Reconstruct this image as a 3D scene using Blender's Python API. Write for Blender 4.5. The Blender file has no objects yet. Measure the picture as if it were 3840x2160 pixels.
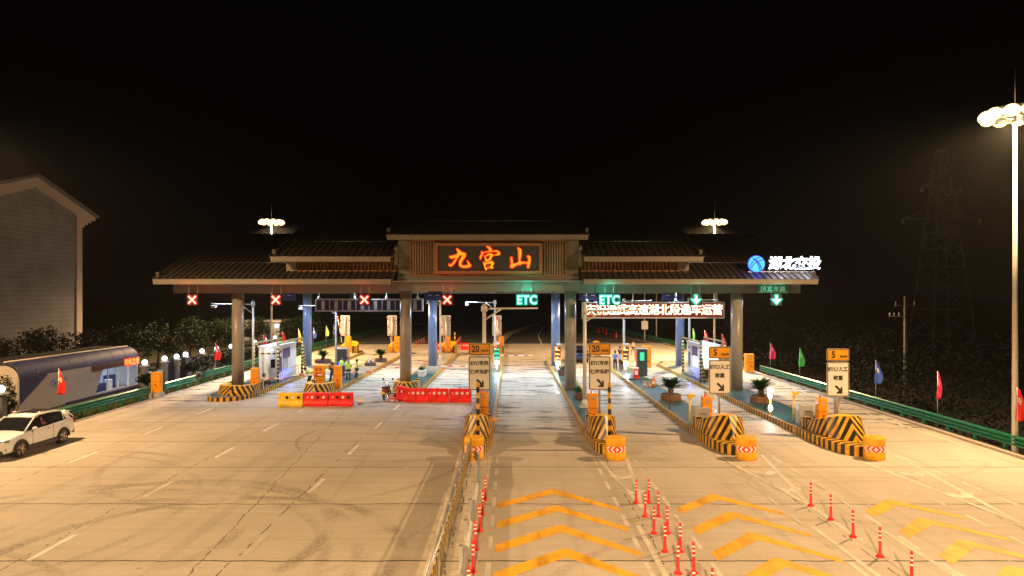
import bpy, bmesh, math, random
from math import sin, cos, pi, radians
from mathutils import Vector, Matrix

# ------------------------------------------------------------------ camera, world, exposure
S = bpy.context.scene
COL = S.collection
CAM_H = 7.1
cd = bpy.data.cameras.new('camera'); cam = bpy.data.objects.new('camera', cd); COL.objects.link(cam)
cam.location = (0, 0, CAM_H); cam.rotation_euler = (radians(90), 0, 0)
cd.sensor_width = 36; cd.lens = 24.0; cd.shift_y = 0.0064; cd.clip_start = 0.1; cd.clip_end = 3000
S.camera = cam
S.view_settings.view_transform = 'Standard'; S.view_settings.look = 'None'
S.view_settings.exposure = 0; S.view_settings.gamma = 1
w = bpy.data.worlds.new('World'); S.world = w; w.use_nodes = True
wn = w.node_tree.nodes; wl = w.node_tree.links
bg = wn['Background']
sky = wn.new('ShaderNodeTexSky'); sky.sky_type = 'NISHITA'; sky.sun_disc = False
sky.sun_elevation = radians(-6); sky.sun_rotation = radians(200)
mixn = wn.new('ShaderNodeMix'); mixn.data_type = 'RGBA'; mixn.inputs[0].default_value = 0.97
wl.new(sky.outputs[0], mixn.inputs[6]); mixn.inputs[7].default_value = (0.016, 0.012, 0.012, 1)
wl.new(mixn.outputs[2], bg.inputs[0]); bg.inputs[1].default_value = 0.06
try:
    S.cycles.use_denoising = True; S.cycles.max_bounces = 6; S.cycles.sample_clamp_indirect = 4
    S.cycles.volume_bounces = 0
except Exception: pass

MAST_P = 43000; SPILL_P = 130; CEIL_P = 275
WARM = (1.0, 0.625, 0.30); COOL = (0.68, 0.83, 1.0)
MASTS = [(22.4, 30.4), (-26.6, 30.4), (-26.6, 75.5), (22.4, 75.5), (22.4, -14.5), (-26.6, -14.5), (-1.8, -17)]
MAST_H = 15.3

# ------------------------------------------------------------------ materials
def nt(name):
    m = bpy.data.materials.new(name); m.use_nodes = True
    n = m.node_tree.nodes; return m, n, m.node_tree.links, n['Principled BSDF']
def c4(c): return (c[0], c[1], c[2], 1)
def ramp(n, stops):
    r = n.new('ShaderNodeValToRGB'); e = r.color_ramp.elements
    e[0].position, e[0].color = stops[0][0], c4(stops[0][1]); e[1].position, e[1].color = stops[1][0], c4(stops[1][1])
    for p, c in stops[2:]:
        x = e.new(p); x.color = c4(c)
    return r
def pbr(name, col, rough=.5, metal=0, var=.12, scale=6, bump=0, coat=0):
    m, n, l, b = nt(name)
    b.inputs['Roughness'].default_value = rough; b.inputs['Metallic'].default_value = metal
    if coat: b.inputs['Coat Weight'].default_value = coat
    tc = n.new('ShaderNodeTexCoord'); nz = n.new('ShaderNodeTexNoise'); nz.inputs['Scale'].default_value = scale
    nz.inputs['Detail'].default_value = 6
    l.new(tc.outputs['Object'], nz.inputs['Vector'])
    r = ramp(n, [(.3, [x*(1-var) for x in col]), (.7, [min(1, x*(1+var)) for x in col])])
    l.new(nz.outputs['Fac'], r.inputs[0]); l.new(r.outputs[0], b.inputs['Base Color'])
    if bump:
        bp = n.new('ShaderNodeBump'); bp.inputs['Strength'].default_value = bump
        l.new(nz.outputs['Fac'], bp.inputs['Height']); l.new(bp.outputs[0], b.inputs['Normal'])
    return m
def emit(name, col, st, base=(.02, .02, .02)):
    m, n, l, b = nt(name)
    b.inputs['Base Color'].default_value = c4(base)
    b.inputs['Emission Color'].default_value = c4(col); b.inputs['Emission Strength'].default_value = st
    return m
def math_node(n, op, a=None, b=None, l=None):
    x = n.new('ShaderNodeMath'); x.operation = op
    for i, v in enumerate((a, b)):
        if v is None: continue
        if isinstance(v, (int, float)): x.inputs[i].default_value = v
        else: l.new(v, x.inputs[i])
    return x.outputs[0]
def stripes(name, c1, c2, mode, period, k=0.0, duty=.5, rough=.45, dirt=.22):
    """painted stripes from the UV map: mode 'u' plain, 'chev' v+k*u, 'band' mirrored arrows"""
    m, n, l, b = nt(name)
    uv = n.new('ShaderNodeUVMap'); uv.uv_map = 'UVMap'
    sp = n.new('ShaderNodeSeparateXYZ'); l.new(uv.outputs[0], sp.inputs[0])
    u, v = sp.outputs[0], sp.outputs[1]
    if mode == 'u': s = u
    elif mode == 'chev': s = math_node(n, 'ADD', v, math_node(n, 'MULTIPLY', u, k, l), l)
    else:
        a = math_node(n, 'MULTIPLY', math_node(n, 'ABSOLUTE', math_node(n, 'SUBTRACT', u, .5, l), None, l), k, l)
        s = math_node(n, 'ADD', a, math_node(n, 'ABSOLUTE', math_node(n, 'SUBTRACT', v, .5, l), None, l), l)
        s = math_node(n, 'ADD', s, .06, l)
    f = math_node(n, 'FRACT', math_node(n, 'DIVIDE', s, period, l), None, l)
    g = math_node(n, 'GREATER_THAN', f, duty, l)
    tc = n.new('ShaderNodeTexCoord'); nz = n.new('ShaderNodeTexNoise'); nz.inputs['Scale'].default_value = 3; nz.inputs['Detail'].default_value = 8
    l.new(tc.outputs['Object'], nz.inputs['Vector'])
    mx = n.new('ShaderNodeMix'); mx.data_type = 'RGBA'; l.new(g, mx.inputs[0])
    mx.inputs[6].default_value = c4(c1); mx.inputs[7].default_value = c4(c2)
    r = ramp(n, [(.3, (1-dirt*1.8,)*3), (.65, (1, 1, 1))]); l.new(nz.outputs['Fac'], r.inputs[0])
    m2 = n.new('ShaderNodeMix'); m2.data_type = 'RGBA'; m2.blend_type = 'MULTIPLY'; m2.inputs[0].default_value = 1
    l.new(mx.outputs[2], m2.inputs[6]); l.new(r.outputs[0], m2.inputs[7]); l.new(m2.outputs[2], b.inputs['Base Color'])
    b.inputs['Roughness'].default_value = rough
    return m

def ground_mat():
    m, n, l, b = nt('concrete_paving')
    geo = n.new('ShaderNodeNewGeometry'); sp = n.new('ShaderNodeSeparateXYZ'); l.new(geo.outputs['Position'], sp.inputs[0])
    X, Y = sp.outputs[0], sp.outputs[1]
    M = lambda op, a=None, bb=None: math_node(n, op, a, bb, l)
    def noise(sx, sy, sc, det=6, off=0, rough=.55):
        mp = n.new('ShaderNodeMapping'); mp.inputs['Scale'].default_value = (sx, sy, 1); mp.inputs['Location'].default_value = (off, off*.7, 0)
        l.new(geo.outputs['Position'], mp.inputs[0]); z = n.new('ShaderNodeTexNoise'); z.inputs['Scale'].default_value = sc
        z.inputs['Detail'].default_value = det; z.inputs['Roughness'].default_value = rough; l.new(mp.outputs[0], z.inputs['Vector']); return z.outputs['Fac']
    def smooth(v, lo, hi):
        r = n.new('ShaderNodeMapRange'); r.interpolation_type = 'SMOOTHSTEP'; r.inputs['From Min'].default_value = lo; r.inputs['From Max'].default_value = hi
        l.new(v, r.inputs['Value']); return r.outputs[0]
    def mulc(cin, fac_socket):
        x = n.new('ShaderNodeMix'); x.data_type = 'RGBA'; x.blend_type = 'MULTIPLY'; x.inputs[0].default_value = 1
        l.new(cin, x.inputs[6]); l.new(fac_socket, x.inputs[7]); return x.outputs[2]
    def mixc(fac, c1, col):
        x = n.new('ShaderNodeMix'); x.data_type = 'RGBA'; l.new(fac, x.inputs[0]); l.new(c1, x.inputs[6]); x.inputs[7].default_value = c4(col); return x.outputs[2]
    big = noise(1, 1, .16, 5); br = noise(.12, 2.2, 1.3, 7, 3); fine = noise(1, 1, 9, 8, 8)
    base = ramp(n, [(.3, (.42, .372, .305)), (.72, (.56, .50, .415))]); l.new(big, base.inputs[0]); c = base.outputs[0]
    r2 = ramp(n, [(.3, (.90, .90, .89)), (.6, (1.02, 1.02, 1.03))]); l.new(br, r2.inputs[0]); c = mulc(c, r2.outputs[0])
    r3 = ramp(n, [(.3, (.93, .93, .93)), (.65, (1.03, 1.03, 1.03))]); l.new(fine, r3.inputs[0]); c = mulc(c, r3.outputs[0])
    # slab joints, wandering slightly and broken
    wob = M('MULTIPLY', M('SUBTRACT', noise(1, 1, .9, 6, 20), .5), .24)
    jy = M('ABSOLUTE', M('SUBTRACT', M('FRACT', M('DIVIDE', M('ADD', M('SUBTRACT', Y, 18.2-2.475), wob), 4.95)), .5))
    jx = M('ABSOLUTE', M('SUBTRACT', M('FRACT', M('DIVIDE', M('ADD', M('ADD', X, 7.45+2.87+57.4), wob), 5.74)), .5))
    brk = noise(1, 1, 2.2, 4, 40)
    ja = M('MULTIPLY', M('LESS_THAN', jy, .0072), M('GREATER_THAN', brk, .34))
    jb = M('MULTIPLY', M('LESS_THAN', jx, .0034), M('GREATER_THAN', brk, .5))
    jo = M('MAXIMUM', ja, jb); c = mixc(M('MULTIPLY', jo, .92), c, (.05, .04, .032))
    # curved tyre marks on the wide left part
    tread = M('ADD', M('MULTIPLY', M('GREATER_THAN', noise(2.5, 2.5, 3.3, 2, 60), .5), .55), .45)
    tot = None
    for cx, cy, R, wd, s in ((-11.5, 20, 6.0, .22, .5), (-11.8, 20, 3.6, .2, .42), (-8.6, 18.4, 5.45, .22, .6), (-12.5, 17.3, 8.4, .17, .4), (-12.6, 17.2, 7.6, .17, .3), (-5.5, 34, 5.0, .1, .45),
                             (-9.5, 30, 7.5, .14, .35), (-19, 22, 9, .15, .36), (-19, 22, 8.1, .15, .3), (-14, 26, 12.5, .12, .3), (-2.2, 40.5, 4.2, .1, .35), (-16, 12.2, 6.8, .16, .42), (9, 12, 9.5, .16, .25), (14, 34, 8, .12, .22)):
        d = M('SQRT', M('ADD', M('POWER', M('SUBTRACT', X, cx), 2), M('POWER', M('SUBTRACT', Y, cy), 2)))
        q = M('MULTIPLY', M('SUBTRACT', 1, smooth(M('ABSOLUTE', M('SUBTRACT', d, R)), wd*.4, wd*1.6)), s)
        tot = q if tot is None else M('MAXIMUM', tot, q)
    tm = M('MULTIPLY', M('MULTIPLY', tot, tread), smooth(noise(1, 1, .35, 3, 77), .38, .6))
    c = mixc(tm, c, (.1, .08, .06))
    # wandering crack and drip stains
    wb2 = M('MULTIPLY', M('SUBTRACT', noise(1, 1, .9, 6, 33), .5), .55)
    ck = M('LESS_THAN', M('ABSOLUTE', M('ADD', M('ADD', M('ADD', X, 8.2), M('MULTIPLY', M('SUBTRACT', Y, 17.3), .083)), wb2)), .022)
    ck = M('MULTIPLY', M('MULTIPLY', ck, M('LESS_THAN', Y, 41)), M('GREATER_THAN', brk, .42)); c = mixc(M('MULTIPLY', ck, .7), c, (.07, .055, .045))
    spots = M('MULTIPLY', smooth(noise(1, 1, 1.9, 3, 300), .70, .76), .5); c = mixc(spots, c, (.10, .08, .06))
    traf = M('MULTIPLY', smooth(noise(1.6, .06, .9, 4, 200), .5, .68), .22); c = mixc(traf, c, (.2, .17, .13))
    # scuffs
    sc = M('MULTIPLY', smooth(noise(.35, 3.0, .5, 8, 90), .60, .72), .35); c = mixc(sc, c, (.16, .13, .1))
    # damp patches round and behind the canopy
    zone = M('MULTIPLY', smooth(Y, 38.5, 47), M('SUBTRACT', 1, M('MULTIPLY', smooth(Y, 68, 80), .5)))
    nar = smooth(X, -8.5, -3)
    zone2 = M('MULTIPLY', M('MULTIPLY', smooth(Y, 33, 37.5), nar), M('SUBTRACT', 1, smooth(Y, 60, 70)))
    zone = M('MAXIMUM', zone, M('MULTIPLY', zone2, .93))
    wn_ = noise(.42, 1.9, .62, 9, 140, .62)
    wet = M('MULTIPLY', smooth(wn_, .535, .585), zone)
    c = mixc(M('MULTIPLY', wet, .55), c, (.09, .08, .072))
    dampz = M('MULTIPLY', zone, .5)
    l.new(c, b.inputs['Base Color'])
    ro = M('SUBTRACT', .75, M('ADD', M('MULTIPLY', wet, .42), M('MULTIPLY', dampz, .54)))
    ro = M('MAXIMUM', ro, .24)
    l.new(ro, b.inputs['Roughness'])
    bp = n.new('ShaderNodeBump'); bp.inputs['Strength'].default_value = .25; bp.inputs['Distance'].default_value = .02
    hb = M('SUBTRACT', M('ADD', M('MULTIPLY', fine, .35), M('MULTIPLY', br, .5)), M('MULTIPLY', wet, .3)); l.new(hb, bp.inputs['Height']); l.new(bp.outputs[0], b.inputs['Normal'])
    return m

def teal_mat():
    m, n, l, b = nt('teal_epoxy')
    geo = n.new('ShaderNodeNewGeometry'); mp = n.new('ShaderNodeMapping'); mp.inputs['Scale'].default_value = (1, .45, 1); l.new(geo.outputs['Position'], mp.inputs[0])
    z = n.new('ShaderNodeTexNoise'); z.inputs['Scale'].default_value = .55; z.inputs['Detail'].default_value = 8; l.new(mp.outputs[0], z.inputs['Vector'])
    r = ramp(n, [(.38, (.008, .062, .060)), (.52, (.018, .068, .066)), (.66, (.085, .105, .10))]); l.new(z.outputs['Fac'], r.inputs[0])
    sp = n.new('ShaderNodeSeparateXYZ'); l.new(geo.outputs['Position'], sp.inputs[0])
    mr = n.new('ShaderNodeMapRange'); mr.inputs['From Min'].default_value = 58; mr.inputs['From Max'].default_value = 68; l.new(sp.outputs[1], mr.inputs['Value'])
    x = n.new('ShaderNodeMix'); x.data_type = 'RGBA'; l.new(mr.outputs[0], x.inputs[0]); l.new(r.outputs[0], x.inputs[6]); x.inputs[7].default_value = (.36, .32, .26, 1)
    l.new(x.outputs[2], b.inputs['Base Color']); b.inputs['Roughness'].default_value = .42
    return m
def worn(name, col, under=(.44, .39, .32), lo=.67, hi=.74):
    m = pbr(name, col, .58, var=.16, scale=1.6); n = m.node_tree.nodes; l = m.node_tree.links; b = n['Principled BSDF']
    src = b.inputs['Base Color'].links[0].from_socket
    geo = n.new('ShaderNodeNewGeometry'); mp = n.new('ShaderNodeMapping'); mp.inputs['Scale'].default_value = (1.0, 2.6, 1); l.new(geo.outputs['Position'], mp.inputs[0])
    z = n.new('ShaderNodeTexNoise'); z.inputs['Scale'].default_value = 1.7; z.inputs['Detail'].default_value = 10; z.inputs['Roughness'].default_value = .72; l.new(mp.outputs[0], z.inputs['Vector'])
    r = ramp(n, [(lo-.08, (0, 0, 0)), (hi, (1, 1, 1))]); l.new(z.outputs['Fac'], r.inputs[0])
    x = n.new('ShaderNodeMix'); x.data_type = 'RGBA'; l.new(r.outputs[0], x.inputs[0]); l.new(src, x.inputs[6]); x.inputs[7].default_value = c4(under)
    z2 = n.new('ShaderNodeTexNoise'); z2.inputs['Scale'].default_value = .8; z2.inputs['Detail'].default_value = 5; mp2 = n.new('ShaderNodeMapping'); mp2.inputs['Scale'].default_value = (2.2, .22, 1); l.new(geo.outputs['Position'], mp2.inputs[0]); l.new(mp2.outputs[0], z2.inputs['Vector'])
    r2 = ramp(n, [(.5, (1, 1, 1)), (.68, (.62, .60, .58))]); l.new(z2.outputs['Fac'], r2.inputs[0])
    y = n.new('ShaderNodeMix'); y.data_type = 'RGBA'; y.blend_type = 'MULTIPLY'; y.inputs[0].default_value = 1; l.new(x.outputs[2], y.inputs[6]); l.new(r2.outputs[0], y.inputs[7]); l.new(y.outputs[2], b.inputs['Base Color'])
    return m
YEL = (.78, .42, .022); BLK = (.025, .02, .018)
M_ = dict(
    concrete=ground_mat(),
    asphalt=pbr('asphalt', (.055, .05, .045), .75, var=.3, scale=3, bump=.2),
    soil=pbr('soil', (.03, .032, .016), .95, var=.5, scale=1.5, bump=.5),
    soilr=pbr('verge_soil', (.012, .012, .009), .95, var=.5, scale=1.5, bump=.5),
    white_paint=worn('worn_white_paint', (.72, .69, .62)),
    faint_paint=worn('faded_white_paint', (.64, .58, .49), lo=.62, hi=.72),
    yellow_paint=worn('yellow_road_paint', (.84, .44, .03), (.55, .40, .18)),
    kerb=stripes('striped_kerb_paint', YEL, BLK, 'u', .42),
    kerb_pale=stripes('faded_kerb_paint', (.52, .40, .12), (.30, .24, .08), 'u', .36, rough=.6),
    crash=stripes('chevron_paint', YEL, BLK, 'chev', .46, 1.15, .48, rough=.38),
    crashp=pbr('crash_yellow', YEL, .4),
    pole_str=stripes('striped_pole', YEL, BLK, 'u', .5, duty=.5, rough=.4),
    pole_str2=stripes('striped_guard', (.75, .62, .22), BLK, 'u', .30, duty=.5, rough=.4),
    band=stripes('reflective_arrows', (.85, .78, .74), (.72, .02, .02), 'band', .86, 3.8, .5, rough=.3, dirt=.03),
    arm=stripes('boom_paint', (.85, .82, .80), (.60, .03, .04), 'u', 1.0, duty=.62, rough=.4, dirt=.05),
    teal=teal_mat(),
    column=pbr('column_paint', (.27, .245, .22), .36, var=.16, scale=1.3, bump=.03, coat=.1),
    pillar=pbr('weathered_pillar', (.13, .125, .13), .7, var=.2), pylon=pbr('dull_pylon_steel', (.30, .30, .30), .6, .2), poled=pbr('aged_concrete_pole', (.26, .25, .24), .8, var=.2), column_cool=pbr('cool_lit_column_paint', (.13, .20, .38), .3, var=.06, scale=2, coat=.2), beam=pbr('beam_cladding', (.17, .165, .145), .45, var=.05, scale=.5),
    fascia=pbr('fascia_metal', (.22, .185, .15), .45, .1, var=.06, scale=.6),
    roof=pbr('standing_seam_roof', (.075, .064, .052), .5, .15, var=.15, scale=.8),
    soffit=pbr('soffit', (.3, .3, .3), .6),
    wood=pbr('timber', (.30, .12, .045), .5, var=.3, scale=9, bump=.1),
    slat=pbr('slat_timber', (.34, .24, .15), .5, var=.2, scale=9), wood_dk=pbr('dark_timber', (.10, .06, .035), .55, var=.3, scale=9),
    board=pbr('name_board_face', (.035, .034, .032), .5, var=.1, scale=2),
    dark=pbr('dark_casing', (.015, .016, .018), .4),
    deep=pbr('matt_black_casing', (.004, .004, .004), .9, var=.1), black=pbr('black_plastic', (.02, .02, .02), .35),
    rubber=pbr('tyre_rubber', (.018, .018, .018), .8),
    steel=pbr('galvanised_steel', (.50, .51, .52), .38, .7, var=.08, scale=5),
    polew=pbr('pale_pole_paint', (.62, .62, .60), .4, .1, var=.05),
    greyp=pbr('grey_panel', (.36, .37, .40), .45, var=.06),
    whitep=pbr('white_panel', (.72, .72, .73), .35, var=.04),
    bluep=pbr('blue_panel', (.03, .05, .16), .3, var=.1),
    bluedk=pbr('dark_blue_panel', (.016, .019, .085), .62, var=.15),
    orange=pbr('orange_cabinet', (.90, .33, .008), .38, var=.05, scale=3),
    yellow=pbr('yellow_plastic', (.86, .55, .02), .5, var=.22, scale=2.5),
    red=pbr('red_plastic', (.80, .017, .014), .45, var=.25, scale=2.5),
    redpost=pbr('red_post', (.60, .014, .012), .5, var=.35, scale=3),
    refl=pbr('reflective_sheet', (.82, .74, .70), .3, var=.05),
    barrel=pbr('barrel_plastic', (.86, .40, .012), .45, var=.28, scale=2.2, bump=.06),
    green=pbr('green_rail_paint', (.005, .16, .085), .33, .2, var=.12, scale=3),
    signy=pbr('amber_sign_face', (.78, .34, .01), .4, var=.05, scale=2),
    signw=pbr('white_sign_face', (.80, .79, .76), .4, var=.04, scale=2),
    signedge=pbr('sign_edge', (.60, .50, .40), .4),
    ink=pbr('sign_ink', (.02, .018, .015), .5),
    car=pbr('white_car_paint', (.82, .86, .92), .22, var=.02, coat=1),
    carnavy=pbr('navy_car_paint', (.012, .016, .035), .25, var=.02, coat=1),
    glass=pbr('tinted_glass', (.012, .013, .015), .04, var=.02, coat=.5),
    chrome=pbr('alloy', (.6, .58, .56), .25, .9, var=.04),
    brick=None, houset=pbr('house_trim_render', (.52, .43, .40), .7, var=.07), medk=pbr('median_concrete', (.32, .27, .18), .8, var=.2), bwhite=pbr('pale_render', (.42, .36, .32), .7, var=.07, scale=1.2, bump=.05),
    kiosk=pbr('kiosk_panel', (.34, .31, .31), .5, var=.05, scale=1), kcream=pbr('kiosk_cream', (.55, .47, .36), .5, var=.04),
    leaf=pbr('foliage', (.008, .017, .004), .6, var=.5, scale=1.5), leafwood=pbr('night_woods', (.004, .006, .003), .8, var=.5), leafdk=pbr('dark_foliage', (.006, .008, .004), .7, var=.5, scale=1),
    palm=pbr('cycad_leaf', (.02, .075, .018), .45, var=.35, scale=4), bark=pbr('bark', (.10, .07, .045), .9, var=.3, bump=.3),
    grass=pbr('grass_blades', (.05, .09, .015), .7, var=.5, scale=2), pot=pbr('brick_planter', (.20, .10, .055), .8, var=.3, scale=8, bump=.3),
    potd=pbr('dark_planter', (.10, .055, .045), .7, var=.2), potw=pbr('pale_planter', (.55, .54, .52), .6),
    skin=pbr('skin', (.42, .24, .16), .5, var=.03), hair=pbr('black_hair', (.012, .01, .01), .6),
    hivis=pbr('hi_vis_cloth', (.50, .85, .10), .6, var=.08, scale=12), hivband=pbr('grey_reflective_tape', (.5, .52, .45), .35),
    greentee=pbr('dark_green_cotton', (.025, .055, .03), .85), jeans=pbr('blue_denim', (.035, .07, .28), .85, var=.2, scale=30),
    ltblue=pbr('pale_blue_cotton', (.35, .52, .72), .85), blueshirt=pbr('blue_cotton', (.08, .2, .62), .85), white=pbr('white_cotton', (.72, .70, .66), .85),
    blackc=pbr('black_cotton', (.02, .02, .024), .85), darkc=pbr('dark_cotton', (.035, .032, .035), .85), brownc=pbr('brown_cotton', (.12, .055, .03), .85),
    greyc=pbr('grey_cotton', (.3, .29, .26), .85), shoe=pbr('shoe', (.12, .12, .12), .6),
    fred=pbr('red_flag', (.80, .02, .015), .7), fcrim=pbr('crimson_flag', (.70, .02, .10), .7), fgreen=pbr('green_flag', (.05, .45, .10), .7),
    fblue=pbr('blue_flag', (.04, .10, .50), .7), flime=pbr('lime_flag', (.35, .62, .15), .7), fyel=pbr('yellow_flag', (.80, .50, .03), .7), femb=pbr('flag_emblem', (.75, .72, .68), .7),
    terra=pbr('tan_figurine', (.60, .26, .07), .5, var=.2, scale=14), pink=pbr('pink_figurine', (.65, .40, .36), .5),
)
E_ = dict(
    lamp=emit('flood_lamp', (1, .66, .30), 3.4), globe=emit('globe_lamp', (.93, .96, 1), 5.5), tube=emit('canopy_lamp', (.8, .9, 1), 9),
    flash=emit('camera_flash', (.85, .95, 1), 40), redcore=emit('red_signal_core', (1, .66, .48), 1.7), redhalo=emit('red_signal_halo', (1, .004, .006), 1.3),  # wide red rim of the crosses stands in for their bloom
    gcore=emit('green_signal_core', (.55, 1, .90), 1.8), ghalo=emit('green_signal_halo', (0, .72, .48), 1.0),  # wide green rim paints the halo round ETC letters and arrows
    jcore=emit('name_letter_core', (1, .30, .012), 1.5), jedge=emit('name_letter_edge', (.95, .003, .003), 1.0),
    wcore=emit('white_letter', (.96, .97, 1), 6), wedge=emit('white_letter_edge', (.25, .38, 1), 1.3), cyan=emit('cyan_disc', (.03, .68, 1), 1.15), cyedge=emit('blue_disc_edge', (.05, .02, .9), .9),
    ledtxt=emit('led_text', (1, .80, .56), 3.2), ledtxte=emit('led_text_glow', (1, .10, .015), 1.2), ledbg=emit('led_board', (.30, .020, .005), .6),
    ledred=emit('led_red', (1, .04, .03), 2.5), ledyel=emit('led_yellow', (1, .5, .06), 3.2), ledgrn=emit('led_green', (0, .9, .45), 2.2),
    scrblue=emit('blue_screen', (.03, .25, 1), 1.6), scrgrn=emit('green_screen', (.03, .9, .5), 1.0), strip=emit('blue_led_strip', (.05, .10, 1), 9),
    room=emit('room_light_panel', (.75, .88, 1), 3.5), kroom=emit('glowing_room_wall', (.5, .68, 1), .32, (.3, .3, .3)), beacon=emit('red_beacon', (1, .02, .01), 1.5),
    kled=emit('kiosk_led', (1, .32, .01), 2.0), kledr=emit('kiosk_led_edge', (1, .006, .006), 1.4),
)
def brickmat():
    m, n, l, b = nt('grey_brick_tile')
    tc = n.new('ShaderNodeTexCoord'); mp = n.new('ShaderNodeMapping'); mp.inputs['Rotation'].default_value = (radians(90), 0, radians(90))
    sp = n.new('ShaderNodeSeparateXYZ'); cb = n.new('ShaderNodeCombineXYZ'); l.new(tc.outputs['Object'], sp.inputs[0])
    l.new(sp.outputs[1], cb.inputs[0]); l.new(sp.outputs[2], cb.inputs[1])
    br = n.new('ShaderNodeTexBrick'); l.new(cb.outputs[0], br.inputs['Vector'])
    br.inputs['Color1'].default_value = (.20, .20, .23, 1); br.inputs['Color2'].default_value = (.175, .178, .205, 1); br.inputs['Mortar'].default_value = (.30, .29, .30, 1)
    br.inputs['Scale'].default_value = 1; br.inputs['Brick Width'].default_value = 1.1; br.inputs['Row Height'].default_value = .36; br.inputs['Mortar Size'].default_value = .018
    nz = n.new('ShaderNodeTexNoise'); nz.inputs['Scale'].default_value = .5; nz.inputs['Detail'].default_value = 6; l.new(tc.outputs['Object'], nz.inputs['Vector'])
    r = ramp(n, [(.3, (.8, .8, .8)), (.7, (1.1, 1.1, 1.1))]); l.new(nz.outputs['Fac'], r.inputs[0])
    x = n.new('ShaderNodeMix'); x.data_type = 'RGBA'; x.blend_type = 'MULTIPLY'; x.inputs[0].default_value = 1
    l.new(br.outputs[0], x.inputs[6]); l.new(r.outputs[0], x.inputs[7]); l.new(x.outputs[2], b.inputs['Base Color']); b.inputs['Roughness'].default_value = .7
    return m
M_['brick'] = brickmat()

for k_ in ('leaf', 'leafdk', 'leafwood', 'palm', 'grass'): M_[k_].node_tree.nodes['Principled BSDF'].inputs['Specular IOR Level'].default_value = .12
# ------------------------------------------------------------------ mesh helper
class MB:
    def __init__(s): s.v = []; s.f = []; s.uv = []; s.mi = []; s.k = 0; s.smooth = []
    def add(s, vs, fs, uvs=None, sm=False):
        o = len(s.v); s.v += [tuple(p) for p in vs]
        for i, f in enumerate(fs):
            s.f.append([o+a for a in f]); s.uv.append(uvs[i] if uvs else None); s.mi.append(s.k); s.smooth.append(sm)
        return s
    def box(s, x0, x1, y0, y1, z0, z1):
        vs = [(x0, y0, z0), (x1, y0, z0), (x1, y1, z0), (x0, y1, z0), (x0, y0, z1), (x1, y0, z1), (x1, y1, z1), (x0, y1, z1)]
        return s.add(vs, [(0, 3, 2, 1), (4, 5, 6, 7), (0, 1, 5, 4), (1, 2, 6, 5), (2, 3, 7, 6), (3, 0, 4, 7)])
    def cyl(s, a, b, r0, r1=None, n=16, caps=True, ulen=True):
        r1 = r0 if r1 is None else r1
        a = Vector(a); b = Vector(b); d = (b-a); L = d.length
        if L < 1e-6: return s
        d.normalize(); t = Vector((1, 0, 0)) if abs(d.x) < .8 else Vector((0, 1, 0)); p = d.cross(t).normalized(); q = d.cross(p)
        vs = []; 
        for c, r in ((a, r0), (b, r1)):
            for i in range(n):
                an = 2*pi*i/n; vs.append(c + p*cos(an)*r + q*sin(an)*r)
        fs = [(i, (i+1) % n, n+(i+1) % n, n+i) for i in range(n)]
        uv = [[(0, i/n), (0, (i+1)/n), (L, (i+1)/n), (L, i/n)] for i in range(n)]
        s.add(vs, fs, uv, True)
        if caps:
            o = len(s.v)-2*n; s.f += [[o+i for i in range(n)][::-1], [o+n+i for i in range(n)]]; s.uv += [None, None]; s.mi += [s.k]*2; s.smooth += [False]*2
        return s
    def prism(s, pts, axis, a, b):
        """polygon pts (2D) extruded along axis from a to b"""
        f = {'x': lambda p, t: (t, p[0], p[1]), 'y': lambda p, t: (p[0], t, p[1]), 'z': lambda p, t: (p[0], p[1], t)}[axis]
        n = len(pts); vs = [f(p, a) for p in pts]+[f(p, b) for p in pts]
        fs = [tuple(range(n))[::-1], tuple(range(n, 2*n))]+[(i, (i+1) % n, n+(i+1) % n, n+i) for i in range(n)]
        return s.add(vs, fs)
    def lathe(s, prof, n=20, c=(0, 0, 0), sm=True):
        vs = []
        for r, z in prof:
            for i in range(n): vs.append((c[0]+r*cos(2*pi*i/n), c[1]+r*sin(2*pi*i/n), c[2]+z))
        fs = []; uv = []
        for j in range(len(prof)-1):
            for i in range(n):
                fs.append((j*n+i, j*n+(i+1) % n, (j+1)*n+(i+1) % n, (j+1)*n+i))
                uv.append([(i/n, 0), ((i+1)/n, 0), ((i+1)/n, 1), (i/n, 1)])
        s.add(vs, fs, uv, sm)
        if prof[-1][0] > 1e-4: s.add([vs[(len(prof)-1)*n+i] for i in range(n)], [tuple(range(n))])
        return s
    def sphere(s, c, r, n=14, m=9, sz=1):
        return s.lathe([(max(1e-5, r*sin(pi*j/m)), -r*cos(pi*j/m)*sz) for j in range(m+1)], n, c)
    def mat(s, k): s.k = k; return s
    def build(s, name, mats, parent=None, loc=None, bevel=0, autosmooth=False):
        me = bpy.data.meshes.new(name); me.from_pydata(s.v, [], s.f)
        uvl = me.uv_layers.new(name='UVMap')
        for p, u, mi, sm in zip(me.polygons, s.uv, s.mi, s.smooth):
            p.material_index = mi; p.use_smooth = sm
            if u:
                for li, t in zip(p.loop_indices, u): uvl.data[li].uv = t
        for m in (mats if isinstance(mats, (list, tuple)) else [mats]): me.materials.append(m)
        bm = bmesh.new(); bm.from_mesh(me); bmesh.ops.recalc_face_normals(bm, faces=bm.faces); bm.to_mesh(me); bm.free()
        me.update()
        o = bpy.data.objects.new(name, me); COL.objects.link(o)
        if parent is not None: o.parent = parent
        if loc: o.location = loc
        if bevel:
            b = o.modifiers.new('bevel', 'BEVEL'); b.width = bevel; b.segments = 2; b.limit_method = 'ANGLE'; b.harden_normals = False
        return o
def tag(o, label=None, cat=None, group=None, kind=None):
    if label: o['label'] = label
    if cat: o['category'] = cat
    if group: o['group'] = group
    if kind: o['kind'] = kind
    return o
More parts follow.
